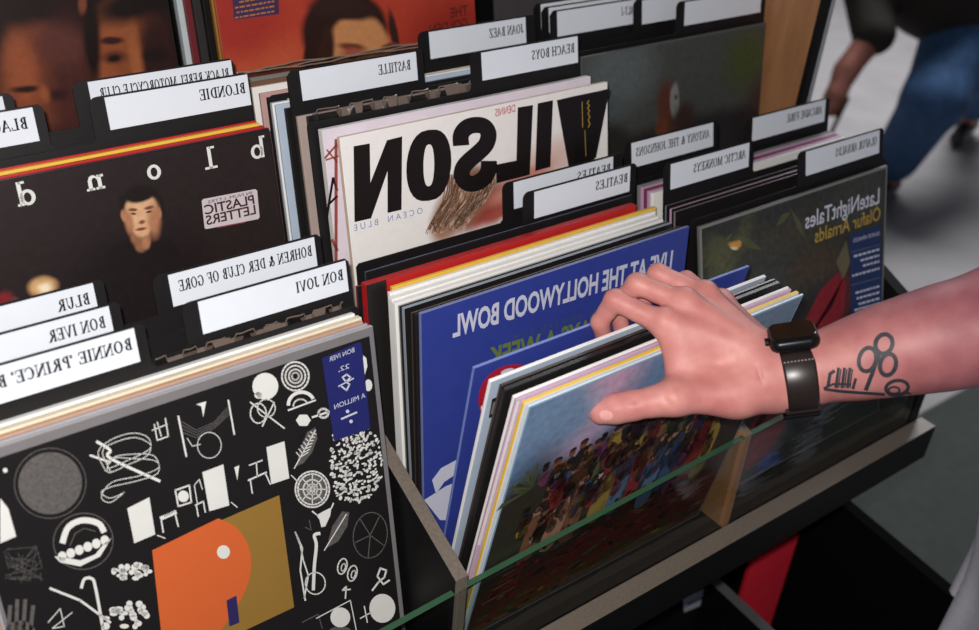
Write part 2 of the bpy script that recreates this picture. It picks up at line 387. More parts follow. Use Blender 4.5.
rp(MB().box((.6585, .150, .20), (.6705, .157, .66)), 'edge_strip', RBLK)
rp(MB().box((.6705, .151, .262), (.680, .157, .66)), 'metal_edge_strip', STEEL)
def pane(x0, x1, z0, z1):
    b = MB().prism([(x0, .0), (x1, .0), (x1, z1), (x0, z0)], 1, -.1115, -.1055)
    for f in b.bm.faces:
        f.normal_update(); f.material_index = 1 if f.normal.z > .7 else 0
    bmesh.ops.recalc_face_normals(b.bm, faces=b.bm.faces)
    for f in b.bm.faces:
        f.normal_update(); f.material_index = 1 if f.normal.z > .7 else 0
    return rp(b, 'glass_front', [GLASS, GEDGE])
pane(-.80, -.0295, .064, .1085); pane(-.0285, .660, .1095, .134)
LBLK = mat('lower_black', (8, 8, 8), .9, .05)
# lower storage bin
rp(MB().prism([(-.52, -.80), (-.52, -.222), (-.025, -.172), (-.025, -.05), (.575, -.05), (.575, -.80)], 0, .667, XR), 'lower_side_panel', LBLK)
rp(MB().box((XL, -.52, -.80), (.667, -.50, -.44)), 'lower_front_panel', LBLK)
rp(MB().box((XL, -.50, -.62), (.667, .56, -.602)), 'lower_shelf', LBLK)
rp(MB().box((XL, .56, -.80), (.667, .575, -.05)), 'lower_back_panel', RBLK)
mb = MB().prism([(-.118, -.60), (-.118, -.276), (.05, -.266), (.05, -.60)], 0, .487, .503); bmesh.ops.recalc_face_normals(mb.bm, faces=mb.bm.faces)
for f in mb.bm.faces:
    f.normal_update(); f.material_index = 1 if f.normal.z > .7 else 0
rp(mb, 'lower_divider_panel', [LBLK, DGREY])
mt = MB().box((.95, -1.6, -.80), (3.4, .385, -.792), bev=.003).build('floor_mat', mat('mat_green_grey', (70, 74, 71), .9, .1, var=.1, scale=40)); tag(mt, 'dark green-grey floor mat in front of the rack end', 'floor mat')
# ------------------------------------------------------------------ plain records by colour
def edge(name, rgb, **k): return mat('board_'+name, rgb, .45, .4, var=.05, **k)
CREAM, YEL, RED, SILV, PINK, BLU, LBLUE = edge('cream', (228, 216, 192)), edge('yellow', (233, 188, 66)), edge('red', (186, 34, 38)), edge('silver', (150, 160, 168)), edge('pink', (196, 158, 186)), edge('blue', (50, 64, 146)), edge('pale_blue', (186, 200, 220))
DK = mat('dark_board', (30, 27, 28), .35, .5); BROWN = edge('brown', (120, 84, 62)); DRED = edge('dark_red', (120, 40, 48)); ORA = edge('orange', (214, 128, 60)); GREY = edge('grey', (128, 126, 124)); OCH = edge('ochre', (168, 112, 46)); MAG = edge('plum', (128, 52, 88))
PLASTIC = clearmat('clear_plastic', (.86, .86, .86), .18, 2.2)
# ---- front tier, middle bin, standing stack (front to back)
GA = 'records standing in the middle bin of the front tier'
H = sleeve_at('blue record sleeve with white mirrored concert title, behind the hand', 421, 314, .314, 0, -5.4, front=BLU, edge=edge('blue_edge', (120, 128, 170)), group=GA)
hy = H.p0[1]
Sleeve('black record sleeve directly behind the blue white-titled sleeve', -.002, hy+.0045, 0, -5.5, h=.3125, front=DK, edge=DK, group=GA, t=.0022)
Sleeve('black record sleeve with tan side edge, third from the blue white-titled sleeve', -.003, hy+.0066, 0, -5.7, h=.3125, front=DK, edge=mat('board_tan_dark', (70, 60, 50), .5), group=GA, t=.0022)
def stack(label, x, ytop, lean, front, ed, t, h=.3125): return Sleeve(label, x, ytop-h*math.sin(R(-lean)), 0, lean, h=h, front=front, edge=ed, group=GA, t=t)
stack('silver-edged record sleeve in front of the white sleeves', -.004, .0215, -7.3, DK, SILV, .0045)
stack('dark plastic-covered record sleeve squeezed between silver and white sleeves', -.0055, .0268, -7.3, DK, GREY, .0022)
stack('white record sleeve in front of the two other white ones', -.0065, .0318, -7.5, WHITE, WHITE, .0060)
stack('thick white record sleeve, middle of the three white ones', -.005, .0392, -7.5, WHITE, WHITE, .0065)
stack('white record sleeve directly before the yellow-edged one', -.002, .0472, -7.5, WHITE, WHITE, .0042, .3135)
stack('yellow-edged record sleeve between white sleeves and red one', .004, .0530, -7.5, YEL, YEL, .0040, .3145)
_r = stack('red record sleeve standing behind the yellow-edged one', -.017, .0612, -7.6, DK, RED, .0085, .3185); _r.panel('top_band', RED, .02, .3035, .315, .3183)
stack('dark red-edged record sleeve behind the red one, jutting out at its left', -.0192, .0726, -8, DK, DRED, .0028, .312)
stack('glossy black record sleeve with blue-grey edge before the middle bin dividers', -.008, .0772, -8.2, DK, mat('board_bluegrey', (74, 78, 104), .3, .6), .0022, .321)  # blue-grey is the colour given to the sleeve's edge
TW = mat('print_white', (206, 208, 224), .5, .3, var=.03); TG = mat('print_olive', (104, 124, 62), .5, .3); TDG = mat('print_dim_olive', (66, 80, 86), .5, .3)
H.text('lettering', 'LIVE AT THE HOLLYWOOD BOWL', (452.5, 337), (671, 269), .0212, TW, bold=.03)
H.texts('film_lettering', [('DAYS A WEEK', (488, 368), (601, 334), .021)], TG, bold=.03)
H.texts('small_lettering', [('R O N    H O W A R D    F I L M', (513, 341), (607, 311), .0068)], TDG)
H.art('swoosh', [([(432, 480), (441, 468), (456, 460), (470, 458), (470, 470), (456, 474), (444, 482), (436, 494)], 0), ([(424, 500), (446, 486), (466, 478), (468, 520), (440, 520)], 0)], TW)
# ---- the pack pulled forward by the hand
GP = 'records tilted forward under the hand'
SG = sleeve_at('front sleeve of the tilted pack, colourful crowd under blue sky', 529, 407, .3, 0, 9.8, t=.0022, front=edge('sky_edge', (150, 176, 204)), edge=mat('board_white_blue', (205, 222, 232), .4), group=GP)
sleeve_at('yellow-edged record sleeve right behind the colourful crowd sleeve', 524.5, 404, .3, 0, 9.75, t=.0035, front=WHITE, edge=YEL, group=GP)
pk = sleeve_at('pink-edged white record sleeve in the tilted pack', 516.5, 400, .3, 0, 9.6, t=.0025, front=edge('lilac', (214, 190, 212)), edge=PINK, group=GP)
pk.art('top_edge_strip', [([(517, 401), (519.5, 401), (480, 545), (477, 545)], 0)], WHITE)
sleeve_at('white-edged record sleeve between black sleeve and pink-edged one', 514.5, 397.5, .3, 0, 9.5, t=.0028, front=WHITE, edge=WHITE, group=GP)
sleeve_at('thick black record sleeve in the tilted pack', 505.5, 391, .3, 0, 9.1, t=.0042, front=DK, edge=DK, group=GP)
sleeve_at('thin black plastic-edged record sleeve behind the thick black one', 501.5, 386.5, .302, 0, 8.9, t=.003, front=DK, edge=mat('board_brown_dark', (62, 52, 46), .3, .6), group=GP)
wb = sleeve_at('pale record sleeve with a small black window mark, back half of tilted pack', 491, 382, .305, 0, 8.5, t=.0035, front=LBLUE, edge=WHITE, group=GP)
wb.art('window_mark', [([(492, 399), (496.5, 397), (493, 417), (488.5, 418)], 0)], INK); wb.art('window_pane', [([(493, 402), (495.5, 401), (492.5, 413.5), (490, 414.5)], 0)], GREY, lay=2)
bk = sleeve_at('rear sleeve of the tilted pack, blue with a red disc', 474.5, 368.5, .306, 0, 6.6, t=.003, front=BLU, edge=edge('blue_light_edge', (110, 128, 190)), group=GP)
bk.art('red_disc', [(ring(516, 400, 38, 36), 0)], edge('red_disc', (176, 26, 46)))
bk.art('disc_marks', [(ring(489, 399, 3, 5, 10), 0), (ring(507, 371, 7, 2.4, 10, rot=-18), 0), (ring(482, 408, 1.5, 3, 8), 0)], TW, lay=2)
# crowd print: soft sky and soil, then many small coloured shapes
pm = paintmat('crowd_print', (112, 140, 178), [
    SG.blob(600, 398, 26, 50, 10, (190, 160, 186), .7), SG.blob(560, 420, 34, 26, 0, (122, 148, 180), .5), SG.blob(745, 360, 40, 50, 20, (110, 130, 154), .5),
    (.16, .0, .30, .118, -2, (66, 30, 28), .3), (.165, .14, .24, .085, -2, (56, 40, 36), .2), (.03, .115, .055, .125, 0, (50, 46, 38), .3), (.2, .05, .2, .03, 0, (92, 40, 38), .6), (.1, .02, .1, .02, 0, (96, 66, 44), .7), (.22, .015, .1, .016, 0, (84, 66, 44), .7), (.17, .20, .10, .045, 0, (64, 50, 46), .35)],
    warp=.010, wscale=26, grain=.2, rough=.35)
SG.panel('cover_print', pm, .002, .002, .313, .313)
rnd = random.Random(11); CP = [edge('crowd_%d' % i, c) for i, c in enumerate([(128, 34, 42), (146, 122, 58), (84, 104, 134), (158, 112, 92), (36, 30, 30), (100, 52, 84), (78, 84, 56), (176, 164, 152), (118, 76, 54), (58, 74, 108)])]
pl = []
for k in range(150):                                              # back rows of small heads and shoulders
    u = .03+.255*rnd.random(); v = .158+.09*rnd.random()-.16*abs(u-.16); s_ = .6+.4*rnd.random(); t = 40*rnd.random()-20
    pl.append((ring(u+.002, v-.015, .009*s_, .015*s_, 9, rot=t), rnd.choice([4, 4, 9, 6, 5, 8, 0, 4, 1])))
    pl.append((ring(u, v, .0052*s_, .0072*s_, 9, rot=t), rnd.choice([3, 8, 3, 4, 8, 7])))
    pl.append((ring(u, v+.004, .0056*s_, .0044*s_, 8, rot=t), rnd.choice([4, 4, 8, 4])))
for u, mi in ((.05, 8), (.075, 3), (.098, 8), (.128, 1), (.15, 2), (.168, 0), (.196, 2), (.214, 9), (.232, 5), (.25, 0), (.268, 1)):   # brighter upright figures
    h = .055+.03*rnd.random(); y0 = .088+.02*rnd.random(); t = .006*(rnd.random()-.5)
    pl.append((smooth_pts([(u-.009, y0), (u+.008, y0-.002), (u+.010+t, y0+h*.6), (u+.005+t, y0+h), (u-.006+t, y0+h), (u-.010, y0+h*.5)], 4, True), mi))
    pl.append((ring(u+t, y0+h+.008, .0056, .0078, 10), 3)); pl.append((ring(u+t, y0+h+.012, .006, .005, 8), 4))
    for q in range(5): pl.append((ring(u+.016*(rnd.random()-.5), y0+h*rnd.random(), .0012+.002*rnd.random(), .006*rnd.random()+.002, 7, rot=60*rnd.random()-30), rnd.choice([1, 4, 8, 0, 4, 6, 7])))
for k in range(120):                                             # flower bed
    u, v = .015+.285*rnd.random(), .008+.085*rnd.random(); pl.append((ring(u, v, .009*rnd.random()+.0015, .0022+.001*rnd.random(), 7, rot=40*rnd.random()-20), rnd.choice([0, 0, 8, 6, 4, 4, 0, 8, 6, 1 if v < .03 else 0])))
for k in range(22):                                              # palm fronds at the left
    a = rnd.random()*3.3; l = .014+.018*rnd.random(); pl.append(([(.032, .205), (.032+l*math.cos(a)-.002, .205+l*math.sin(a)), (.032+l*1.2*math.cos(a+.12), .205+l*1.15*math.sin(a+.12)-.003)], 6))
for k in range(5): pl.append(([(.012+.004*k, .05+.008*k), (.05, .052+.008*k), (.05, .055+.008*k), (.012+.004*k, .054+.008*k)], 0 if k % 2 else 8))
SG.art('printed_figures', pl, CP, lay=2, px=False)
# ---- front tier, right bin
GR = 'records in the right bin of the front tier'
O = sleeve_at('dark floral record sleeve with white and yellow mirrored title, right bin', 699.5, 227, .306, 0, -16, front=GREY, edge=edge('olive_edge', (96, 100, 92)), group=GR)
def rib(n, name, label, px, py, zt, col, t=.004, lean=-4, g=GR, front=DK, **k): return sleeve_at(label, px, py, zt, 0, lean, front=front, edge=col, t=t, group=g, **k)
rib(0, '', 'lilac-edged record sleeve behind the floral sleeve, right bin', 674, 208.5, .312, PINK, .003, -12.4, x=.338, h=.3135)
rib(0, '', 'grey plastic-edged record sleeve in front of the lilac-edged one', 677, 211.5, .312, GREY, .0025, -13, x=.338, h=.3135)
rib(0, '', 'grey-edged record sleeve behind the lilac-edged one', 668, 205.5, .312, GREY, .002, -12.2, x=.338, h=.3135)
for i, (yy, c, d) in enumerate(((.078, WHITE, 'white'), (.083, PINK, 'pale pink'), (.088, MAG, 'plum'), (.093, PINK, 'pink'), (.098, GREY, 'grey'))):
    Sleeve('%s-edged record sleeve, %s in the bunch behind the front dividers of the right bin' % (d, ('first', 'second', 'third', 'fourth', 'last')[i]), .338, yy-.0665, 0, -12, h=.3185, t=.0042, front=c, edge=c, group=GR, w=.322)
ol = paintmat('floral_print', (50, 52, 48), [
    O.blob(735, 250, 24, 14, -50, (76, 78, 58), .6), O.blob(720, 262, 10, 26, -30, (86, 86, 62), .6), O.blob(790, 235, 40, 18, 0, (66, 62, 52), .6), O.blob(760, 300, 40, 40, 0, (62, 66, 62), .7),
    O.blob(860, 200, 30, 26, 0, (64, 64, 60), .6), O.blob(813, 265, 26, 20, 0, (72, 60, 46), .6), O.blob(800, 345, 60, 40, 0, (34, 32, 30), .6), O.blob(842, 300, 16, 28, 25, (86, 40, 40), .5),
    O.blob(700, 400, 60, 60, 0, (44, 38, 34), .6), O.blob(735, 243, 6, 5, 0, (206, 150, 70), .5), O.blob(732, 249, 2.5, 2.5, 0, (214, 200, 170), .4),
    O.blob(905, 392, 12, 20, 0, (62, 82, 150), .5), O.blob(768, 476, 12, 20, 30, (54, 76, 150), .5), O.blob(775, 462, 10, 6, 60, (54, 76, 150), .5), O.blob(815, 455, 16, 8, 0, (46, 58, 96), .5), O.blob(840, 425, 60, 25, -20, (52, 50, 42), .6)], warp=.012, wscale=34, grain=.35, rough=.3)
O.panel('cover_print', ol, .003, .002, .312, .312)
PET = mat('petal_red', (136, 30, 40), .4, .4, var=.2, scale=90); PED = mat('petal_dark', (78, 16, 24), .4, .4)
O.art('red_flower', [([(838, 272), (846, 282), (844, 310), (826, 345), (800, 400), (770, 450), (735, 480), (742, 440), (775, 380), (800, 330), (820, 290)], 0)]+[(q, 1) for a in range(7) for q in line_polys([(842-a*1.5, 280+a*4), (815-a*6, 330+a*8), (775-a*6, 400+a*10)], 1.3)], [PET, PED], lay=2)
LEAF = mat('leaf_olive', (84, 86, 60), .4, .4, var=.2); LIG = mat('leaf_pale', (104, 96, 72), .4, .4, var=.2)
O.art('leaves', [([(703, 268), (716, 246), (733, 232), (724, 250), (710, 264)], 0), ([(735, 236), (748, 238), (762, 250), (748, 248)], 0), ([(790, 208), (800, 222), (806, 240), (797, 228)], 0), ([(836, 262), (846, 240), (850, 262), (843, 280)], 1), ([(776, 226), (782, 214), (790, 212), (784, 222)], 0)], [LEAF, LIG], lay=2)
O.art('blue_track_label', [([(849.5, 234.5), (880, 225.5), (882, 316), (851, 326)], 0)], edge('label_blue', (34, 52, 98)), lay=2)
O.texts('title_lettering', [('LateNightTales', (805, 229), (879, 203), .0195)], TW, bold=.012, lay=2)
O.texts('artist_lettering', [('Ólafur Arnalds', (814.5, 243), (880, 219.5), .017)], mat('print_gold', (186, 152, 60), .5), bold=.008, lay=2)
O.texts('label_lettering', [('OLAFUR ARNALDS', (853, 242.5), (879, 235), .005)], TW, lay=3)
lr = random.Random(5); bars = []
for a, y in ((853, 250), (862, 256), (864, 262), (852, 269), (859, 287), (856, 293), (859, 299), (856, 304), (862, 311)):
    x = 879
    while x > a: l = 1.6+2.4*lr.random(); bars.append(([(x-l, y+(880-x+l)*.28-2.1), (x, y+(880-x)*.28-2.1), (x, y+(880-x)*.28), (x-l, y+(880-x+l)*.28)], 0)); x -= l+.9
for y in (244, 277, 308): bars.append(([(851, y+8), (880, y), (880, y+.5), (851, y+8.5)], 1))
O.art('label_small_print', bars, [TW, mat('label_rule', (110, 130, 120), .5)], lay=3)
# ---- front tier, left bin
GL_ = 'records in the left bin of the front tier'
p = onZ(373, 326, .3077); B = Sleeve('black record sleeve covered in small white drawings with an orange square', p[0]-.315, p[1]-.0672, 0, -12.3, t=.0045, front=edge('plastic_grey', (122, 118, 120)), edge=edge('plastic_pale', (176, 172, 172)), group=GL_)
yb = p[1]-.0672+.005
for i, (t, e, d) in enumerate(((.0035, edge('lilac_grey', (164, 160, 168)), 'lilac-grey'), (.005, edge('tan', (188, 150, 122)), 'tan'), (.007, CREAM, 'cream'), (.007, WHITE, 'white'), (.0028, edge('peach', (226, 180, 146)), 'peach'))):  # tan edge paints in brownish reflections on the plastic tops
    Sleeve('%s-edged record sleeve in the left bin, %s behind the white-drawings sleeve' % (d, ('next', 'second', 'third', 'fourth', 'fifth')[i]), p[0]-.317-.002*(i % 2), yb, 0, -12.3, h=.315+(.0, .0005, .001, .001, -.002)[i], t=t, front=e, edge=e, group=GL_); yb += t+.0004
BART = mat('collage_black', (29, 26, 27), .35, .45)
B.panel('cover_print', BART, .002, .002, .3105, .3075)
ORG, OCR = mat('square_orange', (212, 100, 50), .45, .4, var=.02), mat('square_ochre', (150, 114, 52), .45, .4, var=.02)
B.art('colour_square', [([(152, 550), (279, 495), (294, 607), (165, 668)], 1)], [ORG, OCR], lay=2)
B.art('orange_shape', [([(152, 550), *smooth_pts([(218, 518), (238, 529), (250, 552), (249, 578), (238, 604), (214, 638), (186, 660)], 5), (165, 668)], 0)], ORG, lay=4)
DG = mat('square_navy', (46, 40, 92), .45); PD = mat('dim_print', (92, 88, 86), .5, var=.3, scale=400)
B.art('pale_dot', [(ring(223, 551.5, 6.5, 6.8, 18), 0)], WINK, lay=6); B.art('navy_bar', [([(226, 600), (236, 595), (239, 622), (229, 626)], 0)], DG, lay=6)
dr = []; dim = []
def ln(pts, wd=1.2, closed=False, d=False):
    for q in (ribbon(pts, wd, 5) if wd >= 2 and len(pts) > 3 and not closed else line_polys(pts, wd, closed)): (dim if d else dr).append((q, 0))
def fillp(pts, d=False): (dim if d else dr).append((pts, 0))
# left group: shaded disc, coiled line with two rods, cup ring, small smoke, cane
fillp(ring(50, 483, 32, 31, 30, rot=-20), True); ln(ring(50, 483, 36, 35, 30, rot=-20), .9, True, True)
for o_ in (-2.2, 2.2): ln(smooth_pts([(108+o_, 471), (100+o_, 452), (112, 441+o_), (134, 435+o_), (149, 441+o_), (148, 452-o_), (128, 462-o_), (108, 470-o_), (112, 458), (132, 456+o_), (154, 458+o_), (158, 470-o_), (138, 478-o_), (112, 484-o_), (101, 494+o_), (110, 500+o_), (124, 492)], 5), .8)
ln([(96, 441), (110, 450), (110, 458), (160, 481)], 2.8); ln([(90, 455), (110, 462)], 2)
fillp([(127, 508), (149, 497), (155, 534), (134, 543)]); fillp([(202, 472), (223, 464), (229, 505), (209, 511)]); fillp([(266, 447), (284, 441), (289, 478), (271, 484)])
for a, b in (((157, 535), (165, 538)), ((231, 502), (237, 507)), ((291, 475), (296, 480))): ln([a, b], 1)
ln([(161, 518), (175, 512)], 4); ln([(161, 520), (163, 532)], 1.5); ln([(175, 514), (178, 526)], 1.5); ln([(164, 516), (174, 511)], 2)
ln([(175, 490), (189, 485), (191, 502), (178, 506)], 1.6, True); fillp(ring(183, 496, 5.5, 5.8, 16))
ln([(195, 505), (203, 501), (205, 512)], 1.3); ln([(196, 505), (198, 516)], 1.3); ln([(197, 503), (194, 485), (199, 479), (202, 489)], .9)
fillp([(234, 467), (239, 465), (237, 480)])
ln([(248, 480), (266, 472)], 1.6); ln([(250, 480), (252, 493)], 1.3); ln([(265, 473), (270, 484)], 1.3); ln([(249, 465), (262, 460)], 1.2); ln([(256, 462), (257, 476)], 1.2)
ln(ring(83, 541, 30, 28, 28, rot=-15), 1.1, True, True); ln([(62, 543), (68, 527), (82, 520), (98, 523), (104, 532)], 6); ln([(70, 545), (75, 533), (84, 528), (95, 531)], 1, False, True)
for q in range(6): fillp(ring(62+q*8.5, 556-q*3.2, 4.5, 5, 10))
fillp([(54, 556), (60, 562), (80, 566), (100, 556), (111, 538), (104, 543), (95, 554), (80, 560), (64, 557)])
rn = random.Random(3)
for k in range(24): fillp(ring(112+38*rn.random(), 572-10*rn.random()+8*(k/24), 2+2.5*rn.random(), 1.6+2*rn.random(), 8))
for k in range(26): fillp(ring(105+44*rn.random(), 603+24*rn.random(), 2+3*rn.random(), 2+2*rn.random(), 8))
ln([(50, 588), (80, 600), (110, 622)], 2.4); ln([(81, 588), (84, 579), (91, 578), (95, 586), (103, 630)], 3)
ln([(8, 632), (10, 606)], 4, False, True); ln([(16, 632), (17, 600)], 4, False, True); ln([(23, 632), (25, 600)], 4, False, True); ln([(30, 634), (33, 606)], 4, False, True); fillp(ring(20, 634, 16, 14, 14), True)
for k in range(30): ln([(4+40*rn.random(), 545+40*rn.random()), (4+40*rn.random(), 545+40*rn.random())], .5, False, True)
ln([(48, 622), (60, 608), (64, 626), (52, 628), (72, 612)], .9); fillp([(0, 498), (8, 508), (16, 536), (0, 543)]); ln([(3, 515), (10, 531)], 1.4, False, True)
fillp(ring(5, 470, 2.5, 2.5, 6))
# upper middle: net between posts, lump on a string, stool
ln([(178, 416), (186, 456)], 1.8); ln([(228, 400), (234, 434)], 1.6)
for k in range(4): ln([(179+1*k, 420+k*4), (196, 430+k*2.5), (214, 422+k*2), (230, 404+k*3)], .8, False, True)
ln(ring(209, 445, 12, 13, 18), .8, True); ln([(187, 438), (192, 446), (200, 444)], .8)
ln([(154, 424), (157, 440), (168, 436), (165, 418)], 1.2); ln([(157, 422), (161, 436)], 1.1); ln([(152, 430), (167, 424)], 1.1); fillp([(196, 404), (206, 401), (205, 405), (203, 417), (201, 406)])
# right group
for r0 in (13.5, 10, 6.5, 3.4): ln(ring(295, 376, r0, r0*1.06, 22), 1.7, True)
fillp(ring(265, 386, 13, 13.5, 20)); fillp(ring(258, 395, 4, 3.4, 10))
ln(ring(258, 413, 8, 10, 16), 1.3, True); ln(ring(266, 408, 9, 9, 16), 1.1, True); ln([(250, 402), (284, 428)], 1.4); ln([(262, 426), (274, 402)], 1.3)
ln(ring(301, 404, 13, 12, 12, 190, 350, -15), 3.4); ln([(288, 410), (315, 400)], 1.6); ln(ring(300, 405, 7, 6, 10, 190, 350, -15), 1.5)
fillp(ring(303, 420, 7.5, 6.5, 6)); ln(ring(323, 413, 5, 4.5, 10), 2.2, True); ln([(312, 417), (333, 410)], 2)
fl_ = [(296, 466), (300, 448), (307, 432), (315, 427), (317, 438), (312, 452), (303, 463)]; fillp(fl_, True); ln([(294, 468), (315, 430)], 1.1)
for q in range(7): ln([(300+q*2, 457-q*4), (296+q*2.4, 452-q*3.4)], .9); ln([(300+q*2, 457-q*4), (308+q*1.3, 452-q*3)], .9)
for r0 in (17, 14.5, 9, 5): ln(ring(312, 489, r0, r0*1.06, 26), 1.6, True)
fillp(ring(312, 489, 13.5, 14, 20), True); fillp(ring(312, 489, 3, 3, 10)); [ln([(312, 489), (312+14*math.cos(a), 489+15*math.sin(a))], 1) for a in [k*math.pi/4 for k in range(8)]]
for k in range(380):
    x, y = 359+27*(rn.random()-.5)*1.9, 462+44*(rn.random()-.5)*1.85; x -= 3; (fillp(ring(x, y, .7+1.1*rn.random(), 1+1.6*rn.random(), 6, rot=90*rn.random())) if x < 367+(y-320)*.106-2+9 and (x-354)**2/28**2+(y-462)**2/40**2 < 1.05 else None)
fillp([(316, 515), (323, 511), (331, 507), (330, 515), (325, 526), (321, 527), (319, 519)]); ln([(312, 511), (317, 515)], 1.4); ln([(331, 508), (333, 503)], 1.4)
fl2 = [(326, 548), (332, 526), (342, 511), (349, 512), (347, 526), (338, 541)]; fillp(fl2, True); ln([(324, 550), (346, 514)], 1)
ln(ring(370, 535, 17, 23, 24, rot=8), 1, True, True); [ln([(370, 535), (370+16*math.cos(a), 535+22*math.sin(a))], 1, False, True) for a in (.5, 1.7, 2.8, 4, 5.3)]
ln([(305, 600), (300, 570), (302, 548), (295, 532)], 1.6); ln([(295, 532), (300, 545), (303, 560), (308, 575), (304, 598)], 1.4); ln([(313, 590), (314, 566), (316, 545), (314, 535), (320, 533)], 3.2); ln(ring(315, 583, 10, 11, 18), 1.2, True)
for cx, cy in ((342, 566), (352, 573)): ln(ring(cx, cy, 4.5, 8, 14, rot=15), 1.4, True); ln(ring(cx+1, cy+1, 2, 4, 10, rot=15), 1.1, True)
ln([(372, 590), (378, 582), (384, 577), (386, 570), (380, 568), (377, 576), (383, 584), (389, 580)], 1.8); fillp(ring(382, 608, 13, 14.5, 22)); ln([(372, 604), (380, 608), (386, 602), (392, 606)], .8, False, True)
ln([(316, 618), (350, 600), (358, 640)], 1); fillp(ring(340, 617, 10, 10, 18)); fillp(ring(340, 632, 12, 6, 16), True); ln([(360, 618), (371, 612)], 1.2); ln([(364, 606), (367, 622)], 1.2); ln([(345, 598), (346, 586), (342, 590), (350, 589)], 1.4); ln([(302, 622), (318, 614), (322, 628)], 1, False, True)
fillp([(363, 355), (366, 358), (367, 366), (364, 376), (361, 369)]); fillp(ring(368, 385, 4, 6, 10)); ln([(309, 520), (311, 530), (305, 527)], .8, False, True)
B.art('white_drawings', dr, WINK, lay=4); B.art('grey_drawings', dim, PD, lay=3)
B.art('blue_label', [([(321.5, 358), (358, 342), (361, 343), (370, 428), (333.5, 441)], 0)], mat('label_navy', (34, 38, 104), .5, .4), lay=5)
B.texts('label_lettering', [('BON IVER', (329, 361.5), (354, 351.5), .0042), ("22,", (338, 371.5), (349, 367.5), .0042), ('A MILLION', (334, 409), (365, 397), .0046)], TW, lay=6)
B.art('label_signs', [(q, 0) for q in line_polys([(346, 381), (350, 377), (346, 374), (342, 377), (345, 381), (349, 384), (346, 390), (341, 386)], 1.6)+line_polys([(338, 386), (353, 378)], 1.2)+line_polys([(341, 418.5), (356, 412)], 1.8)]+[(ring(347, 411, 1.8, 1.8, 10), 0), (ring(350.5, 421, 1.8, 1.8, 10), 0)], TW, lay=6)
# ------------------------------------------------------------------ middle tier
GB1, GB2, GB3 = 'records in the left bin of the middle tier', 'records in the middle bin of the middle tier', 'records in the right bin of the middle tier'
p = onZ(269, 128, .408); BL = Sleeve('dark record sleeve with a young man portrait and spaced white letters', p[0]-.315, p[1]-.0655, .10, -12, front=DK, edge=DRED, group=GB1, t=.004)
Sleeve('crimson-edged record sleeve right behind the dark portrait sleeve', p[0]-.317, p[1]-.0603, .10, -11.9, h=.3155, t=.004, front=RED, edge=edge('crimson', (146, 36, 44)), group=GB1)
Sleeve('yellow-edged record sleeve behind the crimson one, left bin of middle tier', p[0]-.319, p[1]-.0552, .10, -11.9, h=.3165, t=.0055, front=YEL, edge=YEL, group=GB1)
Sleeve('scarlet-edged record sleeve behind the yellow one, left bin of middle tier', p[0]-.319, p[1]-.0492, .10, -11.9, h=.3165, t=.003, front=RED, edge=RED, group=GB1)
SK, SK2, SK3 = (214, 168, 128), (176, 120, 88), (120, 72, 54)
bm_ = paintmat('portrait_print', (39, 29, 29), [
    BL.blob(140, 290, 75, 60, 0, (30, 21, 23), .4), BL.blob(140, 203, 18, 16, 0, (24, 17, 17), .3),
    BL.blob(141, 240, 10, 12, 0, (146, 98, 72), .2), BL.blob(160, 205, 3, 12, 0, (30, 21, 20), .4), BL.blob(122, 207, 3, 12, 0, (30, 21, 20), .4), BL.blob(141, 209, 15.5, 17, 0, SK, .15), BL.blob(141, 222, 11, 15, 0, SK, .18), BL.blob(124, 216, 3, 6, 0, SK2, .4), BL.blob(158, 213, 3, 6, 0, SK2, .4),
    BL.blob(154, 220, 6, 16, 8, SK2, .6), BL.blob(129, 222, 4, 12, 0, SK2, .6), BL.blob(140, 194, 17, 8, 0, (28, 20, 18), .25), BL.blob(133, 209.5, 4.5, 1.6, 10, SK3, .5), BL.blob(149, 207.5, 4.5, 1.6, 0, SK3, .5),
    BL.blob(133.5, 213.5, 2.6, 1.1, 10, (70, 44, 36), .6), BL.blob(149, 211.5, 2.6, 1.1, 0, (70, 44, 36), .6), BL.blob(142, 222, 3.2, 2, 0, SK3, .6), BL.blob(141, 229, 5.5, 1.6, 5, (140, 66, 56), .5),
    BL.blob(120, 254, 17, 11, -28, (28, 20, 22), .2), BL.blob(163, 252, 17, 11, 20, (28, 20, 22), .2), BL.blob(146, 243, 4, 6, 0, SK2, .5),
    BL.blob(43, 287, 14, 10, 10, (206, 160, 110), .35), BL.blob(45, 288, 7, 5, 10, (240, 224, 190), .6), BL.blob(2, 308, 12, 16, 30, (120, 34, 38), .3), BL.blob(15, 302, 5, 5, 0, (90, 56, 50), .4)], warp=.0012, wscale=60, grain=.15, rough=.4)
BL.panel('cover_print', bm_, .001, .001, .314, .3135)
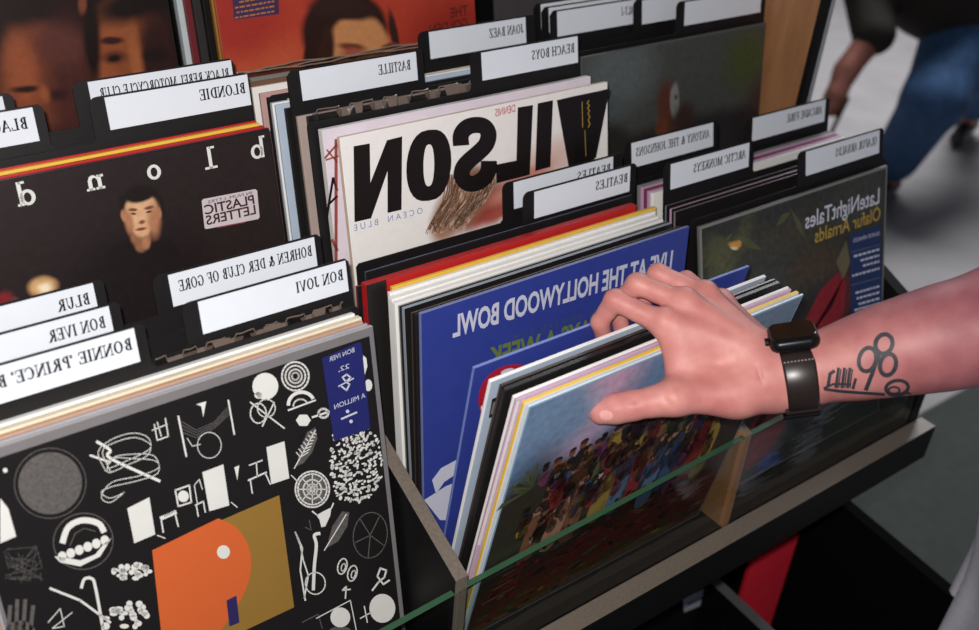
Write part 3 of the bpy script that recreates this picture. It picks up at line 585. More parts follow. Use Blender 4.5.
def slab(ch):
    S = lambda x0, y0, x1, y1: [(x0, y0), (x1, y0), (x1, y1), (x0, y1)]
    def bowl(cx, cy): return [[(cx+(.5-.26*r)*math.cos(t), cy+(.54-.2*r)*math.sin(t)) for t, r in ((a, 0), (a+.35, 0), (a+.35, 1), (a, 1))] for a in [k*.3142 for k in range(20)]]
    return {'b': [S(.12, 0, .38, 1.62), S(-.06, 1.46, .3, 1.62)]+bowl(.66, .5), 'l': [S(.3, 0, .56, 1.62), S(.0, 1.46, .4, 1.62), S(-.05, 0, .9, .17)], 'o': bowl(.5, .5),
      'n': [S(.12, 0, .38, 1), S(-.06, .84, .3, 1), S(-.06, 0, .54, .16), S(.76, 0, 1.02, .72), S(.62, 0, 1.18, .16), [(.36, .62), (.5, .84), (.66, .84), (.76, .7), (1.02, .7), (.9, .95), (.7, 1.04), (.52, 1.0), (.36, .86)]], 'd': [S(.74, 0, 1.0, 1.62), S(.5, 1.46, .9, 1.62), S(.9, 0, 1.16, .16)]+bowl(.46, .5)}[ch]
for ch, px_, py_ in (('b', 266, 156.5), ('l', 217, 167.5), ('o', 162, 177.5), ('n', 104.5, 188), ('d', 36.5, 203)):
    u, v = BL.uv(px_, py_); hgt = .0118; BL.art('lettering', [([(u-x*hgt, v+y*hgt) for x, y in q], 0) for q in slab(ch)], WINK, lay=2, px=False)
st = BL.art('sticker', [([(201.5, 201), (203, 199), (255, 189), (257, 190.5), (259.5, 217), (258, 219), (206, 229), (204.5, 228)], 0)], edge('sticker_grey', (206, 194, 198)), lay=2)
BL.texts('sticker_lettering', [('PLASTIC', (205, 214.5), (254.5, 203.5), .0086), ('LETTERS', (206.5, 225), (256, 213.5), .0086)], mat('sticker_ink', (62, 34, 40), .5), lay=3, bold=.02)
BL.texts('sticker_small_lettering', [('IN NUM. LTTRS', (208, 203.5), (252, 194), .0028)], mat('sticker_ink', (62, 34, 40), .5), lay=3)
BL.art('sticker_rule', [([(217, 227), (245, 221.5), (245, 222.6), (217, 228.1)], 0)], edge('sticker_rule', (140, 50, 60)), lay=3)
# Middle bin: white sleeve with huge black letters and what stands behind it
W = sleeve_at('white record sleeve with huge black mirrored letters and a long-haired portrait', 339.4, 137.8, .4145, .10, -11.8, t=.0055, front=edge('warm_white', (242, 237, 234)), edge=edge('paper_cream', (226, 206, 186)), group=GB2)
WB = sleeve_at('white record sleeve with red-brown line drawing peeking out behind the huge black letters', 322, 130.5, .4155, .10, -11.9, h=.316, t=.008, front=edge('pale_lilac', (224, 212, 222)), edge=edge('warm_white', (226, 220, 218)), group=GB2)
sleeve_at('glossy black record sleeve behind the white letter sleeve', 317, 115, .4155, .10, -11.9, h=.316, t=.004, front=DK, edge=DK, group=GB2, x=.008)
sleeve_at('grey-beige record sleeve in front of the middle tier left-tab divider', 300.5, 116, .4155, .10, -11.9, h=.316, t=.0038, front=edge('greybeige', (178, 160, 152)), edge=edge('greybeige', (178, 160, 152)), group=GB2, x=0)
sleeve_at('black record sleeve behind the grey-beige one, middle bin', 290, 108, .4145, .10, -11.8, t=.004, front=DK, edge=DK, group=GB2, x=0)
sleeve_at('thick white record sleeve left of the middle tier left-tab divider', 272, 103.5, .4145, .10, -11.8, t=.005, front=WHITE, edge=edge('cool_white', (214, 222, 226)), group=GB2, x=-.005)
sleeve_at('pale blue-edged record sleeve just in front of the thick white one', 279, 104.5, .4145, .10, -11.8, t=.003, front=LBLUE, edge=LBLUE, group=GB2, x=-.004)
sleeve_at('black record sleeve behind the thick white one', 268, 98, .4145, .10, -11.8, t=.005, front=DK, edge=DK, group=GB2, x=-.002)
for i, (q, c, d) in enumerate((((259, 94), edge('rosy', (200, 160, 156)), 'rosy'), ((257, 87), WHITE, 'white'), ((255, 82), BROWN, 'brown'), ((251, 78), GREY, 'grey'))):
    sleeve_at('%s-edged record sleeve, %s of those below the red portrait sleeve' % (d, ('nearest', 'second', 'third', 'farthest')[i]), q[0], q[1], .4145, .10, -11.8, t=.004, front=c, edge=c, group=GB2, x=-.004)
Sleeve('cream-edged record sleeve glimpsed under the rearmost middle bin tab', .014, .2550-.315*math.sin(R(12)), .10, -12, t=.003, front=CREAM, edge=CREAM, group=GB2, w=.305)
c0 = (320, 70); K = 3.15
def wp(pts): return [(c0[0]+a/K, c0[1]+b/K) for a, b in pts]
wl = [(wp([(105, 240), (156, 231), (158, 355), (210, 221), (258, 209), (256, 440), (212, 450), (212, 318), (160, 467), (108, 479)]), 0)]
def shear_ring(cx, cy, rx, ry, rx2, ry2, n=28):
    o = []
    P = lambda a, b, t: (cx+a*math.copysign(abs(math.cos(t))**.75, math.cos(t)), cy+b*math.sin(t)-.22*a*math.cos(t))
    for i in range(n):
        t0, t1 = 2*math.pi*i/n, 2*math.pi*(i+1)/n
        o.append((wp([P(rx, ry, t0), P(rx, ry, t1), P(rx2, ry2, t1), P(rx2, ry2, t0)]), 0))
    return o
wl += shear_ring(342, 300, 71, 112, 17, 66)
s_c = [(444, 238), (443, 206), (460, 182), (488, 173), (516, 178), (530, 202), (522, 234), (498, 260), (470, 284), (450, 308), (446, 334), (462, 355), (490, 356), (516, 340), (530, 314), (531, 286)]
wl += [(wp(q), 0) for q in ribbon(s_c, 51, 8)]
wl += [(wp([(622, 118), (670, 110), (660, 330), (555, 357), (553, 298), (618, 285)]), 0), (wp([(685, 105), (733, 95), (725, 305), (677, 318)]), 0), (wp([(745, 95), (800, 82), (812, 296), (782, 304)]), 0), (wp([(800, 82), (868, 68), (840, 300), (812, 296)]), 0), (wp([(860, 70), (912, 58), (869, 276), (836, 296)]), 0)]
W.art('big_lettering', wl, mat('letter_black', (26, 20, 20), .4, .4), lay=3)
wm = paintmat('long_hair_print', (242, 237, 234), [
    W.blob(540, 168, 44, 20, -14, (226, 192, 182), .6), W.blob(505, 200, 40, 17, -16, (176, 86, 74), .35), W.blob(478, 208, 26, 14, -20, (150, 66, 58), .5), W.blob(520, 183, 30, 10, -16, (206, 138, 122), .5),
    W.blob(468, 196, 18, 32, 30, (150, 110, 86), .35), W.blob(448, 216, 15, 28, 28, (166, 126, 104), .35), W.blob(478, 182, 20, 14, 10, (132, 92, 72), .5)], warp=.003, wscale=60, grain=.03)
W.panel('cover_print', wm, .003, .002, .3125, .3125)
HA, HB, HC = mat('hair_brown', (140, 100, 78), .5, .3), mat('hair_light', (204, 176, 156), .5, .3), mat('hair_mid', (170, 130, 106), .5, .3)
hs = []; hr = random.Random(8)
for k in range(90):
    a = hr.random(); x0, y0 = 392+160*a, 325+30*hr.random(); x1, y1 = 330+140*a*.78+14*hr.random(), 522-40*hr.random()-16*a
    hs += [(wp(q), hr.choice([0, 0, 1, 2, 2])) for q in ribbon([(x0, y0), (x0*.6+x1*.4+12+8*hr.random(), y0*.6+y1*.4), (x0*.2+x1*.8+6*hr.random(), y0*.2+y1*.8), (x1, y1)], 2+2.2*hr.random(), 4)]
W.art('portrait_hair', hs, [HA, HB, HC], lay=2)
W.texts('title_lettering', [('O C E A N    B L U E', (354, 231), (422.5, 213), .0062)], mat('print_blue_pale', (128, 142, 190), .5), lay=3)
W.texts('name_lettering', [('DENNIS', (495, 116.5), (515, 111.5), .0075)], mat('print_rose', (196, 92, 110), .5), lay=3, bold=.01)
W.art('dark_sticker', [(wp([(808, 82), (866, 68), (862, 285), (800, 305)]), 0)], mat('sticker_dark', (20, 16, 18), .35), lay=4)
v1, v2 = wp([(838, 100)])[0], wp([(843, 250)])[0]
W.art('sticker_script', [(wp(q), 0) for q in line_polys([(846, 96), (840, 104), (848, 112), (840, 120), (848, 128), (842, 138), (849, 146), (843, 158), (849, 168), (844, 180)], 2.6)]+[(wp(q), 0) for q in line_polys([(824, 100), (826, 180)], 2)+line_polys([(833, 190), (836, 270)], 1.6)], mat('print_gold', (186, 152, 60), .5), lay=5)
WB.art('line_drawing', [(q, 0) for q in line_polys([(325, 158), (338, 143)], 2)+line_polys([(326, 160), (338, 156)], 1.6)+line_polys([(327, 150), (337, 162)], 1.6)+line_polys([(336, 140), (336, 262)], 3.2)+line_polys([(332, 240), (337, 250)], 3)]+[(q, 1) for q in line_polys([(327, 215), (333, 178), (337, 190)], 2.4)+line_polys([(328, 205), (337, 196)], 2.2)], [edge('rust', (150, 74, 62)), INK])
# poly bags with rippled mouths
def wavy(label, x0, x1, y, z0, zt, n, amp, seed, lean=-3):
    b = MB(); r_ = random.Random(seed); N = 120; s = math.tan(R(lean)); rows = []
    ph = [r_.random()*6 for _ in range(3)]
    for j, fz in enumerate((0, .55, .75, .88, .95, 1.0)):
        row = []
        for i in range(N+1):
            t = i/N; wv = math.sin(t*n*6.283+ph[0])+.5*math.sin(t*n*1.7*6.283+ph[1]); k = max(0, fz-.6)/.4
            zz = zt-.004*(j == 5)*(wv > .3)
            row.append(b.bm.verts.new((x0+(x1-x0)*t, y-(zt-z0)*s*0+amp*k*wv*.5-fz*(zt-z0)*s, z0+(zz-z0)*fz)))
        rows.append(row)
    for A, B2 in zip(rows, rows[1:]):
        for i in range(N): b.bm.faces.new((A[i], A[i+1], B2[i+1], B2[i]))
    o = b.build('poly_bag', PLB, smooth=True, recalc=False); tag(o, label, 'plastic sleeve')
    b = MB(); b.tube([v for v in [(x0+(x1-x0)*i/N, o.data.vertices[5*(N+1)+i].co.y, o.data.vertices[5*(N+1)+i].co.z) for i in range(N+1)]], .0006, 5); b.build('bag_lip', LIP, o)
    ribs = MB()
    for i in range(2, N-1):
        w0 = [math.sin((i+d)/N*n*6.283+ph[0])+.5*math.sin((i+d)/N*n*1.7*6.283+ph[1]) for d in (-1, 0, 1)]
        if w0[1] > w0[0] and w0[1] > w0[2] or w0[1] < w0[0] and w0[1] < w0[2] and r_.random() < .35:
            q = [o.data.vertices[j*(N+1)+i].co for j in (5, 4, 3, 2)]; wd = .0025+.0035*r_.random()
            ribs.poly([(q[0].x-wd*1.8, q[0].y-.0006, q[0].z), (q[0].x+wd*1.8, q[0].y-.0006, q[0].z), (q[1].x+wd*.8, q[1].y-.0008, q[1].z), (q[2].x+wd*.4, q[2].y-.0008, q[2].z-.004), (q[2].x-wd*.4, q[2].y-.0008, q[2].z-.004), (q[1].x-wd*.8, q[1].y-.0008, q[1].z)])
    ribs.build('bag_folds', LIP, o, recalc=False)
PLB = clearmat('bag_plastic', (.8, .78, .76), .25, 1.5); LIP = mat('bag_lip', (112, 98, 90), .3, .6)
wavy('rippled clear plastic bag mouth between huge black letters sleeve and left-tab divider', .006, .200, .1245, .10, .4205, 6, .003, 3, -12)
wavy('rippled clear plastic bag mouth behind the white-drawings sleeve, left bin', -.205, -.045, -.0148, 0, .3135, 7, .002, 5, -12)
# right bin of the middle tier
p = onZ(766, 22.5, .4102); G = Sleeve('glossy grey-green record sleeve with a small red-haired figure', p[0]-.302, p[1]-.0547, .10, -10, w=.302, t=.004, front=edge('greygreen_edge', (88, 90, 88)), edge=edge('greygreen_edge', (88, 90, 88)), group=GB3)
gm = paintmat('print_with_sheen', (72, 73, 70), [  # pale upper haze is flash sheen put into the print colours
    G.blob(620, 75, 34, 34, 0, (92, 98, 98), .6), G.blob(600, 118, 24, 22, 0, (80, 86, 88), .5), G.blob(690, 160, 150, 42, 0, (44, 41, 40), .22), G.blob(610, 158, 20, 34, 0, (46, 44, 42), .3), G.blob(745, 60, 20, 26, 10, (66, 78, 44), .7),
    G.blob(758, 110, 12, 30, 0, (58, 46, 44), .7), G.blob(668, 108, 10, 28, -12, (88, 52, 40), .4), G.blob(662, 130, 6, 14, 0, (104, 58, 42), .5), G.blob(674.5, 101, 4.6, 17, -4, (128, 128, 124), .22), G.blob(676, 97, 1.6, 2.4, 0, (66, 60, 58), .6), G.blob(684, 118, 10, 14, 20, (58, 42, 38), .6)], warp=.004, wscale=40, grain=.16, rough=.32)
G.panel('cover_print', gm, .001, .001, .301, .313)
# ------------------------------------------------------------------ rear tier
GC = 'records on the rear tier'
F = Sleeve('dark record sleeve with two close-up amber faces, rear tier', -.353, .342, .20, -12, t=.004, front=DK, edge=mat('board_clear_edge', (128, 112, 100), .2), group=GC)
fm = paintmat('faces_print', (34, 22, 20), [
    F.blob(40, 78, 40, 52, 12, (126, 66, 42), .22), F.blob(72, 85, 26, 60, 8, (74, 38, 34), .6), F.blob(60, 45, 26, 20, 10, (92, 50, 44), .6), F.blob(22, 70, 14, 34, 0, (150, 80, 50), .6), F.blob(26, 89, 14, 3.4, 5, (44, 24, 22), .6), F.blob(58, 95, 10, 5, 0, (52, 28, 26), .7), F.blob(44, 94, 5, 8, 0, (150, 82, 52), .7),
    F.blob(132, 62, 36, 68, 6, (138, 74, 44), .18), F.blob(158, 70, 20, 70, 6, (48, 27, 24), .5), F.blob(112, 25, 18, 18, 0, (150, 84, 52), .7), F.blob(104, 72, 12, 20, 0, (150, 82, 50), .7), F.blob(136, 62, 6, 34, 4, (160, 92, 56), .7), F.blob(112, 41, 12, 3.6, 4, (56, 30, 26), .5), F.blob(114, 57, 12, 6, 6, (88, 46, 36), .6), F.blob(114, 58, 6, 3.2, 0, (32, 22, 22), .5), F.blob(155, 55, 12, 7, 0, (34, 22, 22), .6), F.blob(140, 2, 50, 16, -10, (30, 20, 18), .5), F.blob(92, 40, 8, 50, 8, (30, 20, 18), .5), F.blob(82, 4, 4, 10, 10, (120, 66, 44), .5)], warp=.002, wscale=40, grain=.12, rough=.3)
F.panel('cover_print', fm, .001, .001, .314, .314)
GCm = Sleeve('red record sleeve with the upper head of a dark-haired man, rear tier', .006, .335, .20, -12, t=.0035, front=edge('redcover', (166, 58, 42)), edge=OCH, group=GC)
gm2 = paintmat('man_print', (184, 66, 48), [
    GCm.blob(260, 70, 60, 30, 0, (198, 90, 60), .6), GCm.blob(240, 20, 40, 40, 0, (170, 54, 44), .6), GCm.blob(450, 40, 40, 40, 0, (156, 48, 38), .6),
    GCm.blob(346, 34, 43, 44, 10, (46, 28, 24), .1), GCm.blob(318, 62, 15, 34, 12, (48, 29, 25), .15), GCm.blob(359, 58, 33, 44, 0, (204, 140, 92), .1), GCm.blob(326, 55, 8, 30, 14, (56, 34, 27), .35), GCm.blob(345, 9, 34, 11, 12, (52, 33, 28), .3), GCm.blob(394, 34, 4, 24, -8, (58, 36, 30), .4),
    GCm.blob(352, 47, 13, 4, 12, (110, 60, 46), .5), GCm.blob(353, 53, 11, 5, 8, (168, 84, 66), .6), GCm.blob(390, 46, 8, 3, 0, (120, 66, 48), .5), GCm.blob(374, 62, 6, 12, 0, (222, 160, 110), .7), GCm.blob(353, 57, 5, 2, 0, (60, 36, 32), .5)], warp=.0016, wscale=50, grain=.08, rough=.35)
GCm.panel('cover_print', gm2, .002, .001, .314, .314)
GCm.art('blue_label', [([(231, -14), (277.5, -24), (279, 14), (234, 20)], 0)], edge('label_violet', (68, 48, 84)), lay=2)
bars = []; lr = random.Random(9)
for y in (-8, -3, 2, 7, 12):
    x = 274
    while x > 238: l = 2+4*lr.random(); bars.append(([(x-l, y+(274-x+l)*.17-1.6), (x, y+(274-x)*.17-1.6), (x, y+(274-x)*.17), (x-l, y+(274-x+l)*.17)], 0)); x -= l+1.2
GCm.art('label_small_print', bars, edge('print_amber', (196, 122, 70)), lay=3)
GCm.texts('lettering', [('THE', (450, 18), (468, 14.5), .0115), ('GOLDEN', (430, 35), (468, 27.5), .0115)], mat('print_deep_red', (82, 30, 28), .5), lay=2, bold=.012)
def spine(px, py, name, c, t):
    pt = onX(px, py, .006); Sleeve(name, .006, pt[1]-(pt[2]-.20)*.2126, .20, -12, t=t, front=c, edge=c, group=GC)
spine(213, 10, 'ochre-edged record sleeve right behind the red man sleeve', OCH, .006)
spine(204, 10, 'glossy black record sleeve behind the ochre-edged one, rear tier', mat('gloss_dark', (34, 31, 31), .15, .7), .007)
spine(194, 10, 'glossy grey-black record sleeve second behind the ochre-edged one', mat('gloss_dark_grey', (62, 58, 58), .15, .7), .007)
spine(185, 10, 'dull red-edged record sleeve before the white rear tier sleeve', DRED, .004)
spine(178, 10, 'thick white record sleeve deepest of the rear tier stack', edge('cool_white', (214, 222, 226)), .010)
Sleeve('plain dark grey record sleeve right of the red man sleeve, rear tier', .345, .328, .20, -12, w=.31, t=.004, front=edge('slate', (74, 70, 72)), edge=edge('slate', (74, 70, 72)), group=GC)
def clearbag(label, x0, y, z0, h, lean):
    o = Sleeve(label, x0, y, z0, lean, h=h, w=.322, t=.0012, front=PLASTIC, edge=LIP2, name='poly_bag', cat='plastic sleeve'); return o
LIP2 = mat('bag_edge_shiny', (150, 128, 112), .12, .8)
for k, yy in enumerate((.327, .331, .335)):
    b = MB(); rr = random.Random(20+k); pts = [(-.003+.322*i/60, yy+.0008*math.sin(i*.9+k)+.0005*rr.random(), .409+.0012*math.sin(i*.3+k*2)+.0005*rr.random()) for i in range(61)]
    b.tube(pts, .0007, 6); n = len(b.bm.verts)
    for a, c in zip(pts, pts[1:]): b.poly([a, c, (c[0], c[1]-.064, .11), (a[0], a[1]-.064, .11)], 1)
    tag(b.build('poly_bag', [LIP2, PLB], smooth=True), '%s shiny crumpled plastic bag edge below the red man sleeve' % ('nearest', 'middle', 'farthest')[k], 'plastic sleeve')
# ------------------------------------------------------------------ divider cards
A, Bz = 0.0, .10
def dv(label, col, y, z0, tab, text, f0, f1, **k):
    cx = {1: (-.352, -.0345), 2: (-.003, .3155), 3: (.338, .6655 if z0 == 0 else .6575)}[col]; return divider(label, cx[0], cx[1], y, z0, tab, text, f0, f1, **k)
dv('front-most divider card of the left bin, quoted name on its left tab', 1, .0505, A, (-.345, -.218), "BONNIE 'PRINCE' BILLY", .06, .97)
dv('divider card nearest the white-drawings sleeve with a right-hand tab', 1, .0605, A, (-.165, -.0375), 'BON JOVI', .63, .97)
dv('left-tab divider card between the two other left-tab cards, front left bin', 1, .0875, A, (-.345, -.223), 'BON IVER', .62, .96)
dv('divider card with a long name filling its right-hand tab, below the portrait', 1, .108, A, (-.169, -.0405), 'BOHREN & DER CLUB OF GORE', .05, .97)
dv('rearmost left-tab divider card of the front left bin, four-letter name', 1, .1155, A, (-.345, -.224), 'BLUR', .76, .96, H=.3525)
dv('front one of the two twin-named divider cards in the middle bin', 2, .086, A, (.182, .3065), 'BEATLES', .62, .97, lean=-8.6)
dv('rear one of the two twin-named divider cards in the middle bin', 2, .1065, A, (.173, .3015), 'BEATLES', .62, .97, H=.3505, lean=-9.6)
dv('front-most divider card of the right bin, tab above the floral sleeve', 3, .0325, A, (.518, .650), 'OLAFUR ARNALDS', .38, .96, lean=-16, H=.3415, bodyh=.306)
dv('left-tab divider card in the front right bin, nearer of the two', 3, .069, A, (.3475, .467), 'ARCTIC MONKEYS', .27, .95)
dv('right-tab divider card in front of the tan side board', 3, .1155, A, (.526, .657), 'ARCADE FIRE', .45, .95)
dv('divider card overlapping the misty grey-green sleeve, long name with ampersand', 3, .1280, A, (.3475, .473), 'ANTONY & THE JOHNSONS', .04, .95, lean=-14)
dv('front divider card behind the dark portrait sleeve, right tab', 1, .235, Bz, (-.161, -.0353), 'BLONDIE', .63, .97)
dv('divider card half hidden behind the front right tab, below the amber faces', 1, .264, Bz, (-.164, -.0365), 'BLACK REBEL MOTORCYCLE CLUB', .06, .97, H=.351)
dv('left-edge divider card of the middle tier, nearer of the two', 1, .2392, Bz, (-.345, -.2165), 'BLACK KEYS', .45, .95)
dv('left-edge divider card of the middle tier, farther of the two', 1, .272, Bz, (-.345, -.230), '', .45, .95)
dv('left-tab divider card above the rippled bag, behind the huge letters', 2, .223, Bz, (.0095, .1335), 'BASTILLE', .65, .94)
dv('right-tab divider card directly behind the huge black letters sleeve', 2, .194, Bz, (.190, .313), 'BEACH BOYS', .5, .96)
dv('middle-tab divider card in front of the red man sleeve', 2, .267, Bz, (.178, .302), 'JOAN BAEZ', .6, .97)
dv('front divider card behind the misty sleeve, tab at the right', 3, .237, Bz, (.515, .6485), '', .5, .95, lean=-10)
dv('foremost of three stacked left tabs behind the misty sleeve, short name', 3, .2685, Bz, (.3475, .466), 'ALT-J', .8, .96)
dv('middle of three stacked left tabs behind the misty sleeve', 3, .283, Bz, (.3475, .462), '', .4, .95)
dv('rearmost of three stacked left tabs behind the misty sleeve', 3, .297, Bz, (.3475, .47), '', .5, .95)
dv('right-tab divider card at the top edge behind the misty sleeve', 3, .262, Bz, (.47, .59), '', .5, .95)
# ------------------------------------------------------------------ lower storage bin
RS = Sleeve('plain red record sleeve in the dark lower bin', .546, -.028, -.60, 0, w=.101, h=.35, t=.006, front=edge('bright_red', (252, 50, 72)), edge=RED, name='record_sleeve')
lc = empty('divider_card', (.36, -.004, -.60)); tag(lc, 'black divider card with a small tilted label in the dark lower bin', 'divider card')
MB().box((0, 0, 0), (.1255, .0015, .345)).build('card', BLACK, lc)
q = [lc.matrix_world.inverted() @ Vector(onY(*t, -.0045)) for t in ((683, 599), (706, 588), (707, 603), (684, 612.5))]
q = [Vector(onY(*t, -.0045))-Vector((.36, -.004, -.60)) for t in ((683, 599), (706, 588), (707, 603), (684, 612.5))]
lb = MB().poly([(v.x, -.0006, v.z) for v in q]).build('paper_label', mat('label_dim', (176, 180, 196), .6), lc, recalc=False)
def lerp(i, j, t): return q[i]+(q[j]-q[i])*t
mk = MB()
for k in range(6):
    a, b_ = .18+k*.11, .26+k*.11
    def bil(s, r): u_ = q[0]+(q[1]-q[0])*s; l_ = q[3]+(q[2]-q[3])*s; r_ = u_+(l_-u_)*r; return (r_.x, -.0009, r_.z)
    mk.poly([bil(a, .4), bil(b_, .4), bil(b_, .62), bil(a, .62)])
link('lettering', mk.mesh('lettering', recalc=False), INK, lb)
for i, (x0, x1, yy) in enumerate(((.405, .44, -.06), (.452, .482, -.055))):
    c = empty('divider_card', (x0-.02, yy, -.60)); tag(c, '%s pale-tabbed divider card at the bottom of the lower bin' % ('left', 'right')[i], 'divider card')
    MB().prism([(0, 0), (x1-x0+.02, 0), (x1-x0+.02, .285), (0, .285)], 1, 0, .0015).build('card', BLACK, c)
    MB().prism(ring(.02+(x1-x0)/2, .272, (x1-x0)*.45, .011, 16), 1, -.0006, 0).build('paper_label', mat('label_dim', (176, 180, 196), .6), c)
# ------------------------------------------------------------------ bodies: blended rounded limbs turned into one skin
class Field:
    def __init__(s, lo, hi, h):
        s.lo = np.array(lo, np.float32); s.h = h; s.n = np.ceil((np.array(hi)-np.array(lo))/h).astype(int)+1; s.f = np.full(s.n, 1.0, np.float32)
    def _block(s, lo, hi):
        a = np.maximum(np.floor((lo-s.lo)/s.h).astype(int), 0); b = np.minimum(np.ceil((hi-s.lo)/s.h).astype(int)+1, s.n)
        if np.any(b <= a): return None
        ax = [(s.lo[i]+np.arange(a[i], b[i])*s.h).astype(np.float32) for i in range(3)]
        return tuple(slice(a[i], b[i]) for i in range(3)), ax[0][:, None, None], ax[1][None, :, None], ax[2][None, None, :]
    def put(s, sl, d, k, sub=False):
        A = s.f[sl]
        if sub:
            h = np.clip(.5-.5*(d+A)/k, 0, 1); s.f[sl] = A*(1-h)+(-d)*h+k*h*(1-h); return
        h = np.clip(.5+.5*(A-d)/k, 0, 1); s.f[sl] = A*(1-h)+d*h-k*h*(1-h)
    def cap(s, a, b, ra, rb, k=.006, sub=False, flat=None, axis=None):
        """tapered limb from a to b; flat squashes it along axis"""
        a = np.array(a, np.float32); b = np.array(b, np.float32); m = max(ra, rb)*(1 if flat is None else max(1, 1/flat))+.03
        r = s._block(np.minimum(a, b)-m, np.maximum(a, b)+m)
        if r is None: return
        sl, x, y, z = r; d = b-a; L2 = max(float(d@d), 1e-9)
        px, py, pz = x-a[0], y-a[1], z-a[2]
        t = np.clip((px*d[0]+py*d[1]+pz*d[2])/L2, 0, 1); qx, qy, qz = px-t*d[0], py-t*d[1], pz-t*d[2]
        l2 = qx*qx+qy*qy+qz*qz
        if flat is not None:
            ax = np.array(axis, np.float32); ax = ax/np.linalg.norm(ax); p = qx*ax[0]+qy*ax[1]+qz*ax[2]; l2 = l2-p*p+(p/flat)**2
        s.put(sl, np.sqrt(l2)-(ra+t*(rb-ra)), k, sub)
    def chain(s, pts, k=.004, kin=.012):
        for (a, ra), (b, rb) in zip(pts, pts[1:]): s.cap(a, b, ra, rb, k)
    def ell(s, c, r, k=.02, rot=None, sub=False):
        c = np.array(c, np.float32); m = max(r)+.03; q = s._block(c-m, c+m)
        if q is None: return
        sl, x, y, z = q; P = [x-c[0], y-c[1], z-c[2]]
        if rot is not None:
            P = [P[0]*rot[i][0]+P[1]*rot[i][1]+P[2]*rot[i][2] for i in range(3)]
        l = np.sqrt((P[0]/r[0])**2+(P[1]/r[1])**2+(P[2]/r[2])**2); s.put(sl, (l-1)*min(r), k, sub)
    def union(s, o, k):
        h = np.clip(.5+.5*(s.f-o.f)/k, 0, 1); s.f = s.f*(1-h)+o.f*h-k*h*(1-h)
    def surface(s):
        f = s.f; neg = f < 0; nx, ny, nz = f.shape
        c = np.zeros((nx-1, ny-1, nz-1), np.uint8)
        for i in (0, 1):
            for j in (0, 1):
                for k in (0, 1): c += neg[i:nx-1+i, j:ny-1+j, k:nz-1+k]
        act = np.argwhere((c > 0) & (c < 8)); idx = np.full(c.shape, -1, np.int32); idx[tuple(act.T)] = np.arange(len(act))
        pos = np.zeros((len(act), 3)); cnt = np.zeros(len(act))
        O = [(i, j, k) for i in (0, 1) for j in (0, 1) for k in (0, 1)]
        for p in O:
            for a in range(3):
                if p[a]: continue
                q = list(p); q[a] = 1
                fa = f[tuple((act+p).T)]; fb = f[tuple((act+q).T)]; m = (fa < 0) != (fb < 0); t = np.where(m, fa/np.where(m, fa-fb, 1), 0)
                e = np.array(p, float)+np.outer(t, np.eye(3)[a]); pos[m] += e[m]; cnt += m
        V = s.lo+(act+pos/cnt[:, None])*s.h; faces = []
        for a in range(3):
            b, c2 = (a+1) % 3, (a+2) % 3; lo = [slice(None)]*3; hi = [slice(None)]*3; lo[a] = slice(0, -1); hi[a] = slice(1, None)
            A, Bv = neg[tuple(lo)], neg[tuple(hi)]; e = np.argwhere(A != Bv)
            ok = (e[:, b] > 0) & (e[:, c2] > 0) & (e[:, b] < f.shape[b]-1) & (e[:, c2] < f.shape[c2]-1); e = e[ok]; s0 = A[tuple(e.T)]
            def cell(db, dc): q = e.copy(); q[:, b] -= db; q[:, c2] -= dc; return idx[tuple(q.T)]
            Q = np.stack([cell(1, 1), cell(0, 1), cell(0, 0), cell(1, 0)], 1); Q[~s0] = Q[~s0][:, ::-1]; faces.append(Q)
        return V, np.concatenate(faces)
def skin(name, fields, m, parent=None, smooth=3):
    Vs, Fs, n = [], [], 0
    for fd in fields:
        V, Q = fd.surface(); Vs.append(V); Fs.append(Q+n); n += len(V)
    V, Q = np.concatenate(Vs), np.concatenate(Fs)
    for _ in range(smooth):                       # even the surface out a little
        acc = np.zeros_like(V); cnt = np.zeros(len(V))
        for i in range(4):
            for j in ((i+1) % 4, (i+3) % 4): np.add.at(acc, Q[:, i], V[Q[:, j]]); np.add.at(cnt, Q[:, i], 1)
        V = V*.5+.5*acc/np.maximum(cnt, 1)[:, None]
    me = bpy.data.meshes.new(name); me.from_pydata(V.tolist(), [], Q.tolist()); me.update()
    for p in me.polygons: p.use_smooth = True
    return link(name, me, m, parent)
